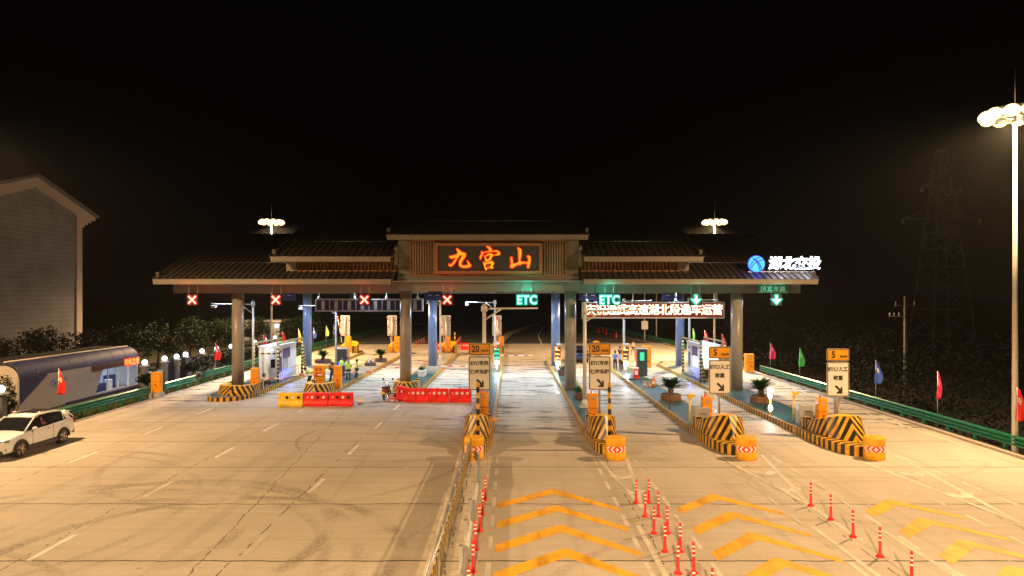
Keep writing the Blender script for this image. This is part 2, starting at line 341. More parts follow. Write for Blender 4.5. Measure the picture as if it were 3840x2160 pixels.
def thing(name, label, cat, loc=(0, 0, 0), rz=0, group=None):
    o = bpy.data.objects.new(name, None); COL.objects.link(o); o.location = loc; o.rotation_euler = (0, 0, rz); o.empty_display_size = .2
    return tag(o, label, cat, group)
def struct(o): o['kind'] = 'structure'; return o
def copy_tree(o, parent=None, **kw):
    c = o.copy(); COL.objects.link(c)
    if parent is not None: c.parent = parent
    for ch in KIDS(o): copy_tree(ch, c)
    return c
def KIDS(o): return [x for x in bpy.data.objects if x.parent == o]
def dup(o, loc, rz=0, label=None):
    c = copy_tree(o); c.location = loc; c.rotation_euler = (0, 0, rz)
    if label: c['label'] = label
    return c
def to_mesh_obj(tmp, name, mat, parent, M):
    dg = bpy.context.evaluated_depsgraph_get(); dg.update()
    me = bpy.data.meshes.new_from_object(tmp.evaluated_get(dg)); cu = tmp.data
    bpy.data.objects.remove(tmp); bpy.data.curves.remove(cu)
    me.materials.clear(); me.materials.append(mat); me.name = name
    me.transform(M)
    o = bpy.data.objects.new(name, me); COL.objects.link(o)
    if parent is not None: o.parent = parent
    return o
def text(name, s, size, mat, parent, loc, depth=.01, off=0, align='CENTER', rz=0, sx=1, shear=0, spacing=1):
    cu = bpy.data.curves.new(name, 'FONT'); cu.body = s; cu.size = size; cu.extrude = depth; cu.offset = off; cu.align_x = align; cu.align_y = 'CENTER'; cu.shear = shear
    cu.space_character = spacing; cu.resolution_u = 3
    o = bpy.data.objects.new(name, cu); COL.objects.link(o)
    M = Matrix.Translation(loc) @ Matrix.Rotation(rz, 4, 'Z') @ Matrix.Rotation(radians(90), 4, 'X') @ Matrix.Diagonal((sx, 1, 1, 1))
    return to_mesh_obj(o, name, mat, parent, M)
def shape(name, loops, mat, parent, M, depth=.02, off=0):
    cu = bpy.data.curves.new(name, 'CURVE'); cu.dimensions = '2D'; cu.fill_mode = 'BOTH'; cu.extrude = depth; cu.offset = off
    for L in loops:
        sp = cu.splines.new('BEZIER'); sp.bezier_points.add(len(L)-1); sp.use_cyclic_u = True; sp.resolution_u = 3
        for bp, p in zip(sp.bezier_points, L):
            bp.co = (p[0], p[1], 0); bp.handle_left_type = bp.handle_right_type = 'AUTO'
    o = bpy.data.objects.new(name, cu); COL.objects.link(o)
    return to_mesh_obj(o, name, mat, parent, M)
UP = Matrix.Rotation(radians(90), 4, 'X')
def rrect(x0, x1, z0, z1, r, n=5):
    P = []
    for cx, cz, a0 in ((x1-r, z1-r, 0), (x0+r, z1-r, 90), (x0+r, z0+r, 180), (x1-r, z0+r, 270)):
        for i in range(n+1):
            a = radians(a0+90*i/n); P.append((cx+r*cos(a), cz+r*sin(a)))
    return P
def px(x, Y): return (x-1288)*Y/1717.0
def pz(y, Y): return CAM_H-(y-741)*Y/1717.0
R = random.Random(7)

# ------------------------------------------------------------------ setting: terrain, paving, roads, markings
def terrain():
    mb = MB(); xs = [-900, -300, -120, -60, -45, -34, -29, -26, -20, 0, 20, 22.9, 24, 27, 32, 45, 70, 120, 300, 900]
    ys = [-200, -80, -40, -20, 0, 20, 30, 40, 60, 80, 100, 130, 160, 200, 260, 400, 700, 1500]
    def h(x, y):
        if x > 22.95: return -.05 - min(4.5, (x-22.9)*.75)
        return -.05
    for y in ys:
        for x in xs: mb.v.append((x, y, h(x, y)))
    n = len(xs)
    for j in range(len(ys)-1):
        for i in range(n-1):
            mb.f.append([j*n+i, j*n+i+1, (j+1)*n+i+1, (j+1)*n+i]); mb.uv.append(None); mb.mi.append(1 if xs[i] >= 22 else 0); mb.smooth.append(False)
    return mb.build('ground', [M_['soil'], M_['soilr']])
struct(terrain())
struct(MB().add([(-24.3, -40, 0), (22.2, -40, 0), (22.2, 99.5, 0), (-24.3, 97.5, 0)], [(0, 1, 2, 3)]).build('pavement', M_['concrete']))
# asphalt: carriageway curving away beyond the plaza
road = [(-24.2, 97.5), (22.2, 99.5), (21.6, 112), (18.5, 124), (15.6, 137), (17, 160), (30, 200), (70, 260), (130, 320), (60, 320), (10, 250), (-12, 200), (-20, 150), (-23.6, 125)]
struct(MB().add([(x, y, .004) for x, y in road], [tuple(range(len(road)))]).build('road', M_['asphalt']))

MK = {'w': MB(), 'f': MB(), 'y': MB()}
def strip(k, p, q, w_, z=.008):
    p = Vector((p[0], p[1], 0)); q = Vector((q[0], q[1], 0)); d = (q-p).normalized(); s = Vector((-d.y, d.x, 0))*w_/2
    MK[k].add([p-s+Vector((0, 0, z)), p+s+Vector((0, 0, z)), q+s+Vector((0, 0, z)), q-s+Vector((0, 0, z))], [(0, 1, 2, 3)])
def dashes(k, x, y0, y1, ln, per, w_, x1=None):
    y = y0
    while y < y1:
        xx = x if x1 is None else x+(x1-x)*(y-y0)/(y1-y0)
        strip(k, (xx, y-ln/2), (xx, y+ln/2), w_); y += per
dashes('w', -18.7, 18.1, 42, 2.0, 5.85, .17)
dashes('w', -12.9, 19.2, 43, 2.0, 5.75, .17)
dashes('w', -7.25, 19.5, 43, 1.9, 5.85, .17)
for xg in (3.55, 5.27, 8.95, 11.35, 14.6, 17.05, -.62): dashes('f', xg, 15.6, 30.5, 1.05, 1.95, .14)
for s in (-1, 1):   # gore lines ahead of each island nose
    strip('f', (4.35+s*.62, 29.6), (4.35, 22.6), .16, .009 if s > 0 else .0095)
    strip('f', (10.05+s*1.0, 30.2), (10.02, 22.9), .16, .009 if s > 0 else .0095)
    strip('f', (15.85+s*1.1, 30.2), (15.8, 21.2), .16, .009 if s > 0 else .0095)
for a, b in (((4.36, 22.5), (4.88, 20.9)), ((4.9, 20.8), (4.8, 12)), ((3.87, 21), (3.88, 12)), ((10.03, 22.8), (10.17, 12)), ((9.2, 20.9), (9.3, 12)), ((11.15, 20.6), (11.25, 12)), ((15.8, 21.1), (16.0, 12)),
             ((-2.3, 31), (-2.15, 12)), ((-.95, 30), (-1.0, 12)), ((21.2, 20), (21.2, 99))): strip('f', a, b, .15, .0085)
for cx, yy in ((4.35, 26.6), (4.35, 24.6), (10.05, 27.2), (10.05, 24.9), (15.85, 27), (15.85, 24.2)):
    for s in (-1, 1): strip('f', (cx, yy-.35), (cx+s*.42, yy+.2), .34, .010 if s > 0 else .0105)
def chev(cx, ya, hl, hr, dl, dr, t=.62):
    pts = [(cx-hl, ya-dl), (cx-.08, ya), (cx+.1, ya), (cx+hr, ya-dr), (cx+hr, ya-dr-t*.62), (cx, ya-t), (cx-hl, ya-dl-t)]
    v = [(x, y, .0075) for x, y in pts]
    MK['y'].add(v, [(0, 1, 5, 6), (1, 2, 5), (2, 3, 4, 5)])
for i in range(6): chev(1.47, 24.9-1.95*i, 1.95, 2.05, 1.65, 2.15)
for i in range(6): chev(7.12, 24.25-1.95*i, 1.65, 1.7, 1.55, 2.0)
for i in range(6): chev(12.98, 23.6-1.92*i, 1.4, 1.45, 1.2, 1.75)
# far road markings
for pts in ([(903, 862), (960, 860.5), (1040, 858.5), (1120, 858), (1235, 857)], [(950, 848.5), (1040, 847), (1120, 846), (1240, 845)], [(1038, 835.5), (1120, 834.8), (1240, 834)]):
    W = []
    for x, y in pts: Y = 12191/(y-741); W.append(Vector((px(x, Y), Y)))
    for a, b in zip(W, W[1:]):
        n = max(1, int((b-a).length/1.5))
        for i in range(n):
            p = a.lerp(b, i/n); q = a.lerp(b, (i+.6)/n); strip('w', p, q, .28)
for a, b in (((20.6, 99), (17.6, 124)), ((17.6, 124), (14.9, 137)), ((14.9, 137), (15.4, 150)), ((4.2, 96), (4.6, 120)), ((4.6, 120), (7, 150)), ((7, 150), (14, 180))): strip('w', a, b, .2)
for y in range(100, 150, 6): strip('w', (12.2-(y-100)*.02, y), (12.1-(y-100)*.02, y+2.4), .18)
struct(MK['w'].build('road_markings', M_['white_paint'])); struct(MK['f'].build('lane_lines', M_['faint_paint'])); struct(MK['y'].build('chevron_markings', M_['yellow_paint']))
# kerbs: edge kerb on the right and the curving median beyond the plaza
def ribbon(name, pts, wd, h, mat, z0=0):
    mb = MB(); V = [Vector((x, y)) for x, y in pts]; rows = []
    for i, p in enumerate(V):
        d = (V[min(i+1, len(V)-1)]-V[max(i-1, 0)]).normalized(); s = Vector((-d.y, d.x))*wd/2
        rows.append([(p.x-s.x, p.y-s.y, z0), (p.x-s.x, p.y-s.y, h), (p.x+s.x, p.y+s.y, h), (p.x+s.x, p.y+s.y, z0)])
    vs = [v for r in rows for v in r]; fs = []
    for i in range(len(rows)-1):
        for k in range(3): fs.append((i*4+k, i*4+k+1, i*4+4+k+1, i*4+4+k))
    fs += [(0, 1, 2, 3), tuple(len(vs)-4+k for k in (3, 2, 1, 0))]
    mb.add(vs, fs); return mb.build(name, mat)
struct(ribbon('kerb', [(22.05, -10), (22.05, 99)], .25, .12, M_['bwhite']))
struct(ribbon('kerb', [(-24.35, -10), (-24.35, 97)], .12, .06, M_['bwhite']))
struct(ribbon('median_kerb', [(-1.7, 90), (-1.6, 105), (-.4, 122), (3.0, 145), (8, 168), (16, 192), (27, 218), (45, 245)], 1.0, .38, M_['medk']))

# grass strip on the left verge
gm = MB()
for i in range(9000):
    x = -24.5-abs(R.gauss(0, 1.6)) if R.random() < .8 else R.uniform(-28.3, -24.5); y = R.uniform(30, 92)
    if x < -28.4: continue
    hgt = R.uniform(.06, .2); a = R.uniform(0, pi); dx = cos(a)*.03; dy = sin(a)*.03; lx, ly = R.uniform(-.06, .06), R.uniform(-.06, .06)
    gm.add([(x-dx, y-dy, -.05), (x+dx, y+dy, -.05), (x+lx, y+ly, hgt)], [(0, 1, 2)])
tag(gm.build('grass', M_['grass']), 'short dark grass on the verge behind the plaza edge', 'grass', kind='stuff')

# ------------------------------------------------------------------ islands
def outline(x0, x1, y0, y1, near, far):
    """near/far: length of the pointed nose"""
    xc = (x0+x1)/2; hw = (x1-x0)/2; P = []
    def nose(yt, L, s):
        a = [(-1, L), (-.96, L*.62), (-.82, L*.33), (-.6, L*.12), (-.28, .02), (.28, .02), (.6, L*.12), (.82, L*.33), (.96, L*.62), (1, L)]
        q = [(xc+u*hw, yt+s*v) for u, v in a]
        return q if s > 0 else q[::-1]
    P += nose(y0, near, 1)
    # right side subdivided
    n = 12
    ya, yb = y0+near, y1-far
    P += [(x1, ya+(yb-ya)*i/n) for i in range(1, n)]
    P += nose(y1, far, -1)
    P += [(x0, yb+(ya-yb)*i/n) for i in range(1, n)]
    return P
def island(x0, x1, y0, y1, near, far, label, hn=.42, h=.27, kmat='kerb', split=True, tipx=None):
    t = thing('toll_island', label, 'traffic island', (0, 0, 0), 0, 'raised islands between the toll lanes')
    P = outline(x0, x1, y0, y1, near, far); n = len(P); xc = (x0+x1)/2
    if tipx is not None: P = [(x+(tipx-xc)*max(0, 1-(y-y0)/near), y) for x, y in P]
    def hz(y):
        if not split: return h
        k = min(1, max(0, (y-y0-2)/7)); return hn+(h-hn)*k
    cy = (y0+y1)/2
    inner = []
    for i, p in enumerate(P):
        a = Vector(P[i-1]); b = Vector(P[(i+1) % n]); d = (b-a).normalized(); nrm = Vector((-d.y, d.x)); q = Vector(p)+nrm*.17; inner.append((q.x, q.y))
    for nm, sel, mt in (('kerb', lambda y: y < y0+26, M_[kmat]), ('kerb', lambda y: y >= y0+26, M_['kerb_pale'])):
        mb = MB(); u = 0
        for i in range(n):
            j = (i+1) % n; L = (Vector(P[j])-Vector(P[i])).length; ym = (P[i][1]+P[j][1])/2
            if sel(ym):
                v = [(P[i][0], P[i][1], 0), (P[j][0], P[j][1], 0), (P[j][0], P[j][1], hz(P[j][1])), (P[i][0], P[i][1], hz(P[i][1])),
                     (inner[j][0], inner[j][1], hz(P[j][1])), (inner[i][0], inner[i][1], hz(P[i][1])), (inner[j][0], inner[j][1], 0), (inner[i][0], inner[i][1], 0)]
                mb.add(v, [(0, 1, 2, 3), (3, 2, 4, 5), (5, 4, 6, 7)], [[(u, 0), (u+L, 0), (u+L, 1), (u, 1)]]*3)
            u += L
        if mb.v: mb.build(nm, mt, t)
    if not split: MB().add([(x, y, hz(y)-.015) for x, y in inner], [tuple(range(n))]).build('walkway', M_['teal'], t)
    else:
        nn = [i for i in range(n) if inner[i][1] < y0+near+.1]; fr = [inner[i] for i in nn]
        fr.sort(key=lambda p: math.atan2(p[1]-(y0+near*.5), p[0]-xc))
        mb = MB(); mb.add([(x, y, hz(y)-.012) for x, y in fr], [tuple(range(len(fr)))], [[(y+abs(x-xc)*.4, x) for x, y in fr]]); mb.build('nose_top', M_['kerb'], t)
        ys = [y0+near-.3+(y1-y0-near+.3)*q/14 for q in range(15)]; mb = MB()
        for a, b in zip(ys, ys[1:]):
            e = .17; tp = lambda y: max(.25, min(1, (y1-y)/far+.25))*(x1-x0)/2-e
            mb.add([(xc-tp(a), a, hz(a)-.02), (xc+tp(a), a, hz(a)-.02), (xc+tp(b), b, hz(b)-.02), (xc-tp(b), b, hz(b)-.02)], [(0, 1, 2, 3)])
        mb.build('walkway', M_['teal'], t)
    # nose top in front of the crash block
    return t
ISL = {}
ISL['A'] = island(-20.85, -17.8, 45.2, 84, 2.6, 3, 'raised island carrying the booth beside the outermost lane closed by a red cross, faded kerb', split=False)
ISL['B'] = island(-14.8, -12.6, 46.3, 84, 2.2, 3, 'raised island with workers in vests gathered round a payment machine', split=False)
ISL['C'] = island(-8.65, -6.5, 47.0, 84, 2.0, 3, 'raised island with a column and striped block behind the row of red water barriers', split=False)
ISL['D'] = island(-2.4, -.92, 30.0, 86, 3.6, 3, 'narrow striped island at the end of the median guardrail')
ISL['E'] = island(3.62, 5.15, 30.0, 74, 3.6, 3, 'narrow striped island between the two lanes marked ETC')
ISL['F'] = island(9.15, 11.15, 30.1, 70, 4.4, 3, 'striped island with the squirrel figurines and a potted cycad', tipx=10.0)
ISL['G'] = island(14.45, 17.1, 29.9, 70, 5.0, 3, 'striped island carrying the booth nearest the flag-lined guardrail', tipx=15.45)

def crash_block(name, label, xc, yt, hw, zb, hts, ln, rz=0, group='black and yellow crash blocks'):
    """prow shaped concrete block; tip toward -Y; hts = z of apex, shoulder, rear"""
    t = thing(name, label, 'crash block', (xc, yt, 0), rz, group)
    out = [(-hw, ln), (-hw, ln*.52), (-hw*.88, ln*.34), (-hw*.58, ln*.15), (0, 0)]; out = out+[(-x, y) for x, y in out[-2::-1]]
    za, zs, zr = hts
    top = [(-hw*.97, ln, zr), (-hw*.96, ln*.60, zs), (-hw*.82, ln*.47, (za+zs*1.2)/2.2), (-hw*.5, ln*.34, za-.03), (0, ln*.27, za)]; top = top+[(-x, y, z) for x, y, z in top[-2::-1]]
    inn = [(-hw*.62, ln), (-hw*.6, ln*.70), (-hw*.5, ln*.62), (-hw*.3, ln*.56), (0, ln*.54)]; inn = inn+[(-x, y) for x, y in inn[-2::-1]]
    n = len(out); us = [0]*n; mid = n//2
    for i in range(mid+1, n): us[i] = us[i-1]+(Vector(out[i])-Vector(out[i-1])).length
    for i in range(mid-1, -1, -1): us[i] = us[i+1]+(Vector(out[i])-Vector(out[i+1])).length
    sh = MB()
    for i in range(n-1):
        j = i+1
        sh.add([(*out[i], zb), (*out[j], zb), top[j], top[i]], [(0, 1, 2, 3)], [[(us[i], zb), (us[j], zb), (us[j], top[j][2]), (us[i], top[i][2])]])
    sh.build('striped_face', M_['crash'], t)
    bk = MB()
    for i in range(n-1):
        j = i+1; zi, zj = top[i][2], top[j][2]
        bk.add([top[i], top[j], (*inn[j], zj-.02), (*inn[i], zi-.02), (*inn[j], .1), (*inn[i], .1)], [(0, 1, 2, 3), (3, 2, 4, 5)])
    for i in (0, n-1): bk.add([(*out[i], .1), top[i], (*inn[i], top[i][2]-.02), (*inn[i], .1)], [(0, 1, 2, 3)])
    bk.build('block_top', M_['crashp'], t)
    # squared rear stubs
    for s in (-1, 1):
        u = MB().box(s*hw*.97-(.0 if s < 0 else .34), s*hw*.97+(.34 if s < 0 else 0), ln+.25, ln+.75, .1, zr+.05).build('rear_stub', M_['pole_str'], t, bevel=.02)
        uvl = u.data.uv_layers[0].data
        for p in u.data.polygons:
            for li in p.loop_indices:
                c = u.data.vertices[u.data.loops[li].vertex_index].co; uvl[li].uv = (c.x*.9+c.y*.9+.1, c.z)
    return t
crash_block('crash_block', 'tall chevron block behind the barrel that meets the median guardrail', -1.66, 31.2, .64, .38, (1.42, 1.22, 1.0), 2.9)
crash_block('crash_block', 'tall chevron block on the narrow island between the two ETC lanes', 4.35, 31.2, .64, .38, (1.42, 1.22, 1.0), 2.9)
crash_block('crash_block', 'wide chevron block below the 5 km/h sign beside the squirrel island', 10.17, 31.2, .96, .38, (1.42, 1.12, .86), 3.0)
crash_block('crash_block', 'wide chevron block below the 5 km/h sign nearest the guardrail', 15.75, 31.0, 1.02, .38, (1.42, 1.12, .86), 3.1)
crash_block('crash_block', 'low striped block at the foot of the outer column by the booth', -19.1, 45.9, 1.25, .26, (.86, .86, .84), 2.6)
crash_block('crash_block', 'low striped block behind the yellow and red water barriers', -13.7, 46.9, .98, .26, (.86, .86, .84), 2.4)
crash_block('crash_block', 'low striped block at the column foot behind the row of red barriers', -7.6, 47.5, .9, .26, (.92, .92, .88), 2.2)
for xx, lb in ((-19.3, 'far yellow block at the end of the booth island'), (-13.7, 'far yellow block at the end of the island with two cycads'), (-7.55, 'far yellow block beside the far red barriers'), (-1.66, 'far yellow block at the start of the curving median')):
    crash_block('crash_block', lb, xx, 83.6, .95 if xx < -3 else .7, .26, (1.5, 1.25, 1.0), 3.0, pi)

# ------------------------------------------------------------------ canopy
def gable(parent, x0, x1, zf, dz_label=None):
    """gable roof with standing seams; eave at Y 46.5 / 67.3, ridge at 56.9"""
    ye, yr, yb = 46.5, 56.9, 67.3; zr = zf+4.0; mb = MB(); th = .16
    prof = [(ye, zf), (yr, zr), (yb, zf), (yb, zf-th), (yr, zr-th), (ye, zf-th)]
    n = 6; vs = [(x0, y, z) for y, z in prof]+[(x1, y, z) for y, z in prof]
    mb.add(vs, [(0, 1, 7, 6), (1, 2, 8, 7), (2, 3, 9, 8), (3, 4, 10, 9), (4, 5, 11, 10), (5, 0, 6, 11), (0, 5, 4, 1), (1, 4, 3, 2), (6, 7, 10, 11), (7, 8, 9, 10)])
    k = int((x1-x0)/.44)
    for i in range(k+1):
        x = x0+(x1-x0)*i/k; a = .022
        for (ya, za), (yb2, zb) in (((ye-.03, zf), (yr, zr)), ((yr, zr), (yb, zf))):
            mb.add([(x-a, ya, za), (x+a, ya, za), (x+a, ya, za+.075), (x-a, ya, za+.075), (x-a, yb2, zb), (x+a, yb2, zb), (x+a, yb2, zb+.075), (x-a, yb2, zb+.075)],
                   [(0, 1, 2, 3), (0, 4, 5, 1), (1, 5, 6, 2), (2, 6, 7, 3), (3, 7, 4, 0)])
    r = mb.build('roof', M_['roof'], parent)
    MB().box(x0+.1, x1-.1, ye-.12, ye+.02, zf-.36, zf-.02).build('fascia', M_['fascia'], r)
    MB().box(x0+.1, x1-.1, yb-.02, yb+.12, zf-.36, zf-.02).build('fascia', M_['fascia'], r)
    return r
def verge(parent, x, zf):
    ye, yr, yb = 46.5, 56.9, 67.3; zr = zf+4
    v = MB()
    for (a, za), (b, zb) in (((ye+.5, zf+.19), (yr, zr)), ((yr, zr), (yb, zf))):
        v.add([(x-.07, a, za), (x+.07, a, za), (x+.07, a, za+.12), (x-.07, a, za+.12), (x-.07, b, zb), (x+.07, b, zb), (x+.07, b, zb+.12), (x-.07, b, zb+.12)],
              [(0, 1, 2, 3), (0, 4, 5, 1), (1, 5, 6, 2), (2, 6, 7, 3), (3, 7, 4, 0)])
    v.box(x-.12, x+.12, ye+.42, ye+.6, zf+.1, zf+.5)
    v.build('verge_ridge', M_['roof'], parent)
can = thing('toll_canopy', 'long toll plaza canopy with stepped dark gable roofs on round columns', 'toll gate', (0, 0, 0))
for x, y in [(x, y) for x in (-19.75, -7.66, 4.2, 16.2) for y in (49.2, 65.9)]:
    MB().cyl((x, y, .2), (x, y, 7.3), .415, n=40).build('column', M_['column'] if y < 60 else M_['column_cool'], can)  # back columns have the cool canopy light put into their colour
for a, b in ((-24.5, -8.15), (4.8, 20.9)):
    r = gable(can, a, b, 8.16); verge(r, a+.12 if a < 0 else b-.12, 8.16)
for a, b in ((-16.5, -8.15), (4.8, 13.1)):
    r = gable(can, a, b, 9.70); verge(r, a+.12 if a < 0 else b-.12, 9.70)
r = gable(can, -8.6, 5.28, 11.19); verge(r, -8.48, 11.19); verge(r, 5.16, 11.19)
# main beams and soffit
bm_ = MB().box(-24.05, -8.02, 48.5, 49.9, 7.2, 7.98).box(4.72, 20.5, 48.5, 49.9, 7.2, 7.98).box(-24.05, 20.5, 65.2, 66.6, 7.2, 7.98)
for x in (-24.0, -19.75, -13.7, -7.66, -1.7, 4.2, 10.2, 16.2, 20.1): bm_.box(x-.3, x+.3, 49.92, 65.18, 7.25, 7.93)
bm_.build('beam', M_['beam'], can)
MB().box(-24.2, 20.6, 47.1, 66.9, 8.0, 8.06).build('soffit', M_['soffit'], can)
cb = MB().box(-8.0, 4.7, 47.62, 49.95, 7.33, 8.37); cb.build('portal_beam', M_['beam'], can)
# portal piers with angled brackets
for s, x in ((-1, -7.6), (1, 4.27)):
    MB().box(x-.42, x+.42, 48.0, 49.6, 8.37, 10.9).build('pier', M_['beam'], can)
    MB().prism([(47.65, 9.2), (48.0, 9.0), (48.0, 10.6), (47.65, 10.4)], 'x', x+s*.5-.12, x+s*.5+.12).build('bracket', M_['fascia'], can)
MB().box(-7.2, 3.85, 48.2, 48.3, 8.37, 10.95).build('back_panel', M_['wood_dk'], can)
# gable infill under the raised mid roofs and the lattice bands in front
for x0, x1, s in ((-15.85, -8.1, -1), (4.8, 12.4, 1)):
    xo = x0 if s < 0 else x1
    pts = [(48.05, 8.77), (56.9, 12.12), (65.75, 8.77), (65.75, 9.45), (56.9, 13.5), (48.05, 9.45)]
    MB().prism(pts, 'x', xo-.05, xo+.05).build('gable_infill', M_['beam'], can)
    MB().box(xo, xo-s*.72, 47.95, 48.2, 8.74, 9.46).build('lattice_end', M_['column'], can)
    la, lb = (x0+.74, x1) if s < 0 else (x0, x1-.74)
    lt = MB().box(la, lb, 47.96, 48.06, 8.70, 8.82).box(la, lb, 47.96, 48.06, 9.40, 9.5)
    x = la+.05
    while x < lb-.05: lt.box(x, x+.09, 47.98, 48.1, 8.82, 9.40); x += .26
    lt.build('lattice', M_['wood'], can); MB().box(la, lb, 48.3, 48.34, 8.8, 9.5).build('lattice_backing', M_['wood_dk'], can)
# timber screen round the name board
fr = MB().box(-7.13, 3.8, 47.56, 47.72, 10.80, 10.93).box(-7.13, 3.8, 47.56, 47.72, 8.375, 8.49).box(-7.13, -7.03, 47.57, 47.71, 8.49, 10.8).box(3.7, 3.8, 47.57, 47.71, 8.49, 10.8)
fr.build('screen_frame', M_['wood'], can)
for a, b in ((-6.95, -5.5), (2.25, 3.65)):
    x = a; sl = MB()
    while x < b: sl.box(x, x+.07, 47.6, 47.69, 8.49, 10.8); x += .178
    sl.build('screen_slats', M_['slat'], can)
# snow rails on the lower and middle roofs
for a, b, zf in ((-22.8, -8.6, 8.16), (5.2, 19.5, 8.16), (-14.3, -8.6, 9.70), (5.2, 11.6, 9.7), (-6.4, 3.2, 11.19)):
    y = 49.4; z = zf+.385*(y-46.5)+.13
    m_ = MB().cyl((a, y, z), (b, y, z), .018, n=6)
    x = a
    while x < b: m_.cyl((x, y, z-.12), (x, y, z), .012, n=4); x += 1.3
    m_.build('snow_rail', M_['steel'], can)
# name board
nb = thing('name_board', 'dark name board in a timber frame with glowing red calligraphy', 'sign', (0, 0, 0))
x0, x1, z0, z1 = -5.39, 2.12, 8.52, 10.68
f = MB()
for pts in ([(x0, z1), (x1, z1), (x1-.24, z1-.22), (x0+.24, z1-.22)], [(x0, z0), (x1, z0), (x1-.24, z0+.22), (x0+.24, z0+.22)], [(x0, z0), (x0+.24, z0+.22), (x0+.24, z1-.22), (x0, z1)], [(x1, z0), (x1-.24, z0+.22), (x1-.24, z1-.22), (x1, z1)]):
    f.prism(pts, 'y', 47.2, 47.5)
f.build('board_frame', M_['wood'], nb)
MB().box(x0+.2, x1-.2, 47.3, 47.4, z0+.2, z1-.2).build('board_face', M_['board'], nb)
MB().box(x0+.4, x0+.7, 47.4, 48.18, 9, 9.3).box(x1-.7, x1-.4, 47.4, 48.18, 9, 9.3).build('board_mount', M_['steel'], nb)
JIU = [[(628,237),(672,255),(715,290),(742,312),(790,322),(822,350),(818,395),(780,450),(745,510),(722,550),(735,580),(780,590),(840,585),(868,570),(858,520),(848,488),(870,505),(905,555),(935,595),(905,622),(840,638),(770,636),(715,620),(685,590),(678,540),(695,480),(730,415),(745,380),(705,378),(680,395),(640,455),(590,530),(540,590),(505,607),(480,600),(470,555),(500,568),(540,535),(590,470),(612,435),(560,440),(520,445),(478,412),(475,400),(530,390),(590,370),(640,350),(650,320),(640,280)]]
GONG = [[(1257,185),(1305,192),(1345,218),(1365,260),(1365,278),(1430,275),(1500,285),(1545,335),(1548,365),(1500,380),(1440,380),(1408,372),(1465,350),(1490,325),(1455,305),(1380,302),(1290,310),(1210,325),(1185,345),(1160,390),(1145,440),(1133,462),(1115,420),(1118,400),(1150,345),(1155,290),(1172,300),(1180,318),(1240,295),(1305,285),(1308,260),(1290,225)],
        [(1200,378),(1225,385),(1290,345),(1340,335),(1390,355),(1400,385),(1365,430),(1355,470),(1300,490),(1240,508),(1222,460),(1210,410)], [(1245,400),(1290,385),(1325,375),(1335,390),(1310,430),(1300,450),(1260,460),(1250,430)],
        [(1190,520),(1205,510),(1225,525),(1300,505),(1370,500),(1415,525),(1420,560),(1390,600),(1405,645),(1385,662),(1330,650),(1275,665),(1245,700),(1220,665),(1205,610),(1188,560)], [(1240,580),(1290,560),(1345,555),(1350,570),(1325,610),(1310,628),(1260,632),(1245,610)]]
SHAN = [[(1910,218),(1950,228),(1985,255),(1993,300),(1985,400),(1975,505),(2040,512),(2110,520),(2130,490),(2135,440),(2108,395),(2135,382),(2170,400),(2185,440),(2178,520),(2165,580),(2130,645),(2110,600),(2112,560),(2040,550),(1985,560),(1970,580),(1925,572),(1870,600),(1830,625),(1790,645),(1755,620),(1750,600),(1775,560),(1765,500),(1758,440),(1780,408),(1795,430),(1805,490),(1825,550),(1870,545),(1925,520),(1930,450),(1928,350),(1925,270)]]
def area2(L): return sum(L[i-1][0]*L[i][1]-L[i][0]*L[i-1][1] for i in range(len(L)))
for loops in (JIU, GONG, SHAN):
    LL = []
    for i, L in enumerate(loops):
        q = [(-5.895+.003289*x, 11.054-.003289*y) for x, y in L]
        hole = loops is GONG and i in (2, 4)
        if (area2(q) > 0) == hole: q = q[::-1]
        LL.append(q)
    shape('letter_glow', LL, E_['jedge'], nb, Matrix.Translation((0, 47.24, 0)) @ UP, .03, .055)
    shape('letter', LL, E_['jcore'], nb, Matrix.Translation((0, 47.18, 0)) @ UP, .03, -.012)

# roof logo sign
rs = thing('roof_sign', 'glowing blue disc and white lettering standing on the roof edge', 'sign', (0, 0, 0))
Ys = 47.6
cx, cz = px(1903, Ys), pz(664, Ys); rr = 20.0*Ys/1717
MB().cyl((cx, Ys+.03, cz), (cx, Ys+.12, cz), rr*1.1, n=40).build('disc_rim', E_['cyedge'], rs)
MB().cyl((cx, Ys-.04, cz), (cx, Ys+.02, cz), rr, n=40).build('disc', E_['cyan'], rs)
def poly2(pts, y, mat, nm, par, wd=.02):
    m = MB()
    for (a, b), (c, d) in zip(pts, pts[1:]): m.cyl((a, y, b), (c, y, d), wd, n=6)
    return m.build(nm, mat, par)
def arcp(x0, z0, x1, z1, x2, z2, n=8): return [((1-t)**2*x0+2*t*(1-t)*x1+t*t*x2, (1-t)**2*z0+2*t*(1-t)*z1+t*t*z2) for t in [i/n for i in range(n+1)]]
D = lambda u, v: (cx+u*rr, cz+v*rr)
for a, b, c, wd in (((-.85, -.45), (-.6, .55), (.45, .88), .03), ((-.68, -.66), (-.4, .35), (.85, .52), .03), ((-.5, .68), (.2, .35), (.42, -.85), .035), ((-.5, .68), (.35, .4), (.62, -.75), .035)):
    poly2(arcp(*D(*a), *D(*b), *D(*c)), Ys-.05, E_['cyedge'], 'disc_line', rs, wd)
for i, ch in enumerate('湖北交投'):
    xx = px(1949+i*32.5, Ys); zz = pz(664, Ys)
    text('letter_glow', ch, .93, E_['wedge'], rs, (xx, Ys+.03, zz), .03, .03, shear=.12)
    text('letter', ch, .93, E_['wcore'], rs, (xx, Ys-.03, zz), .03, .022, shear=.12)
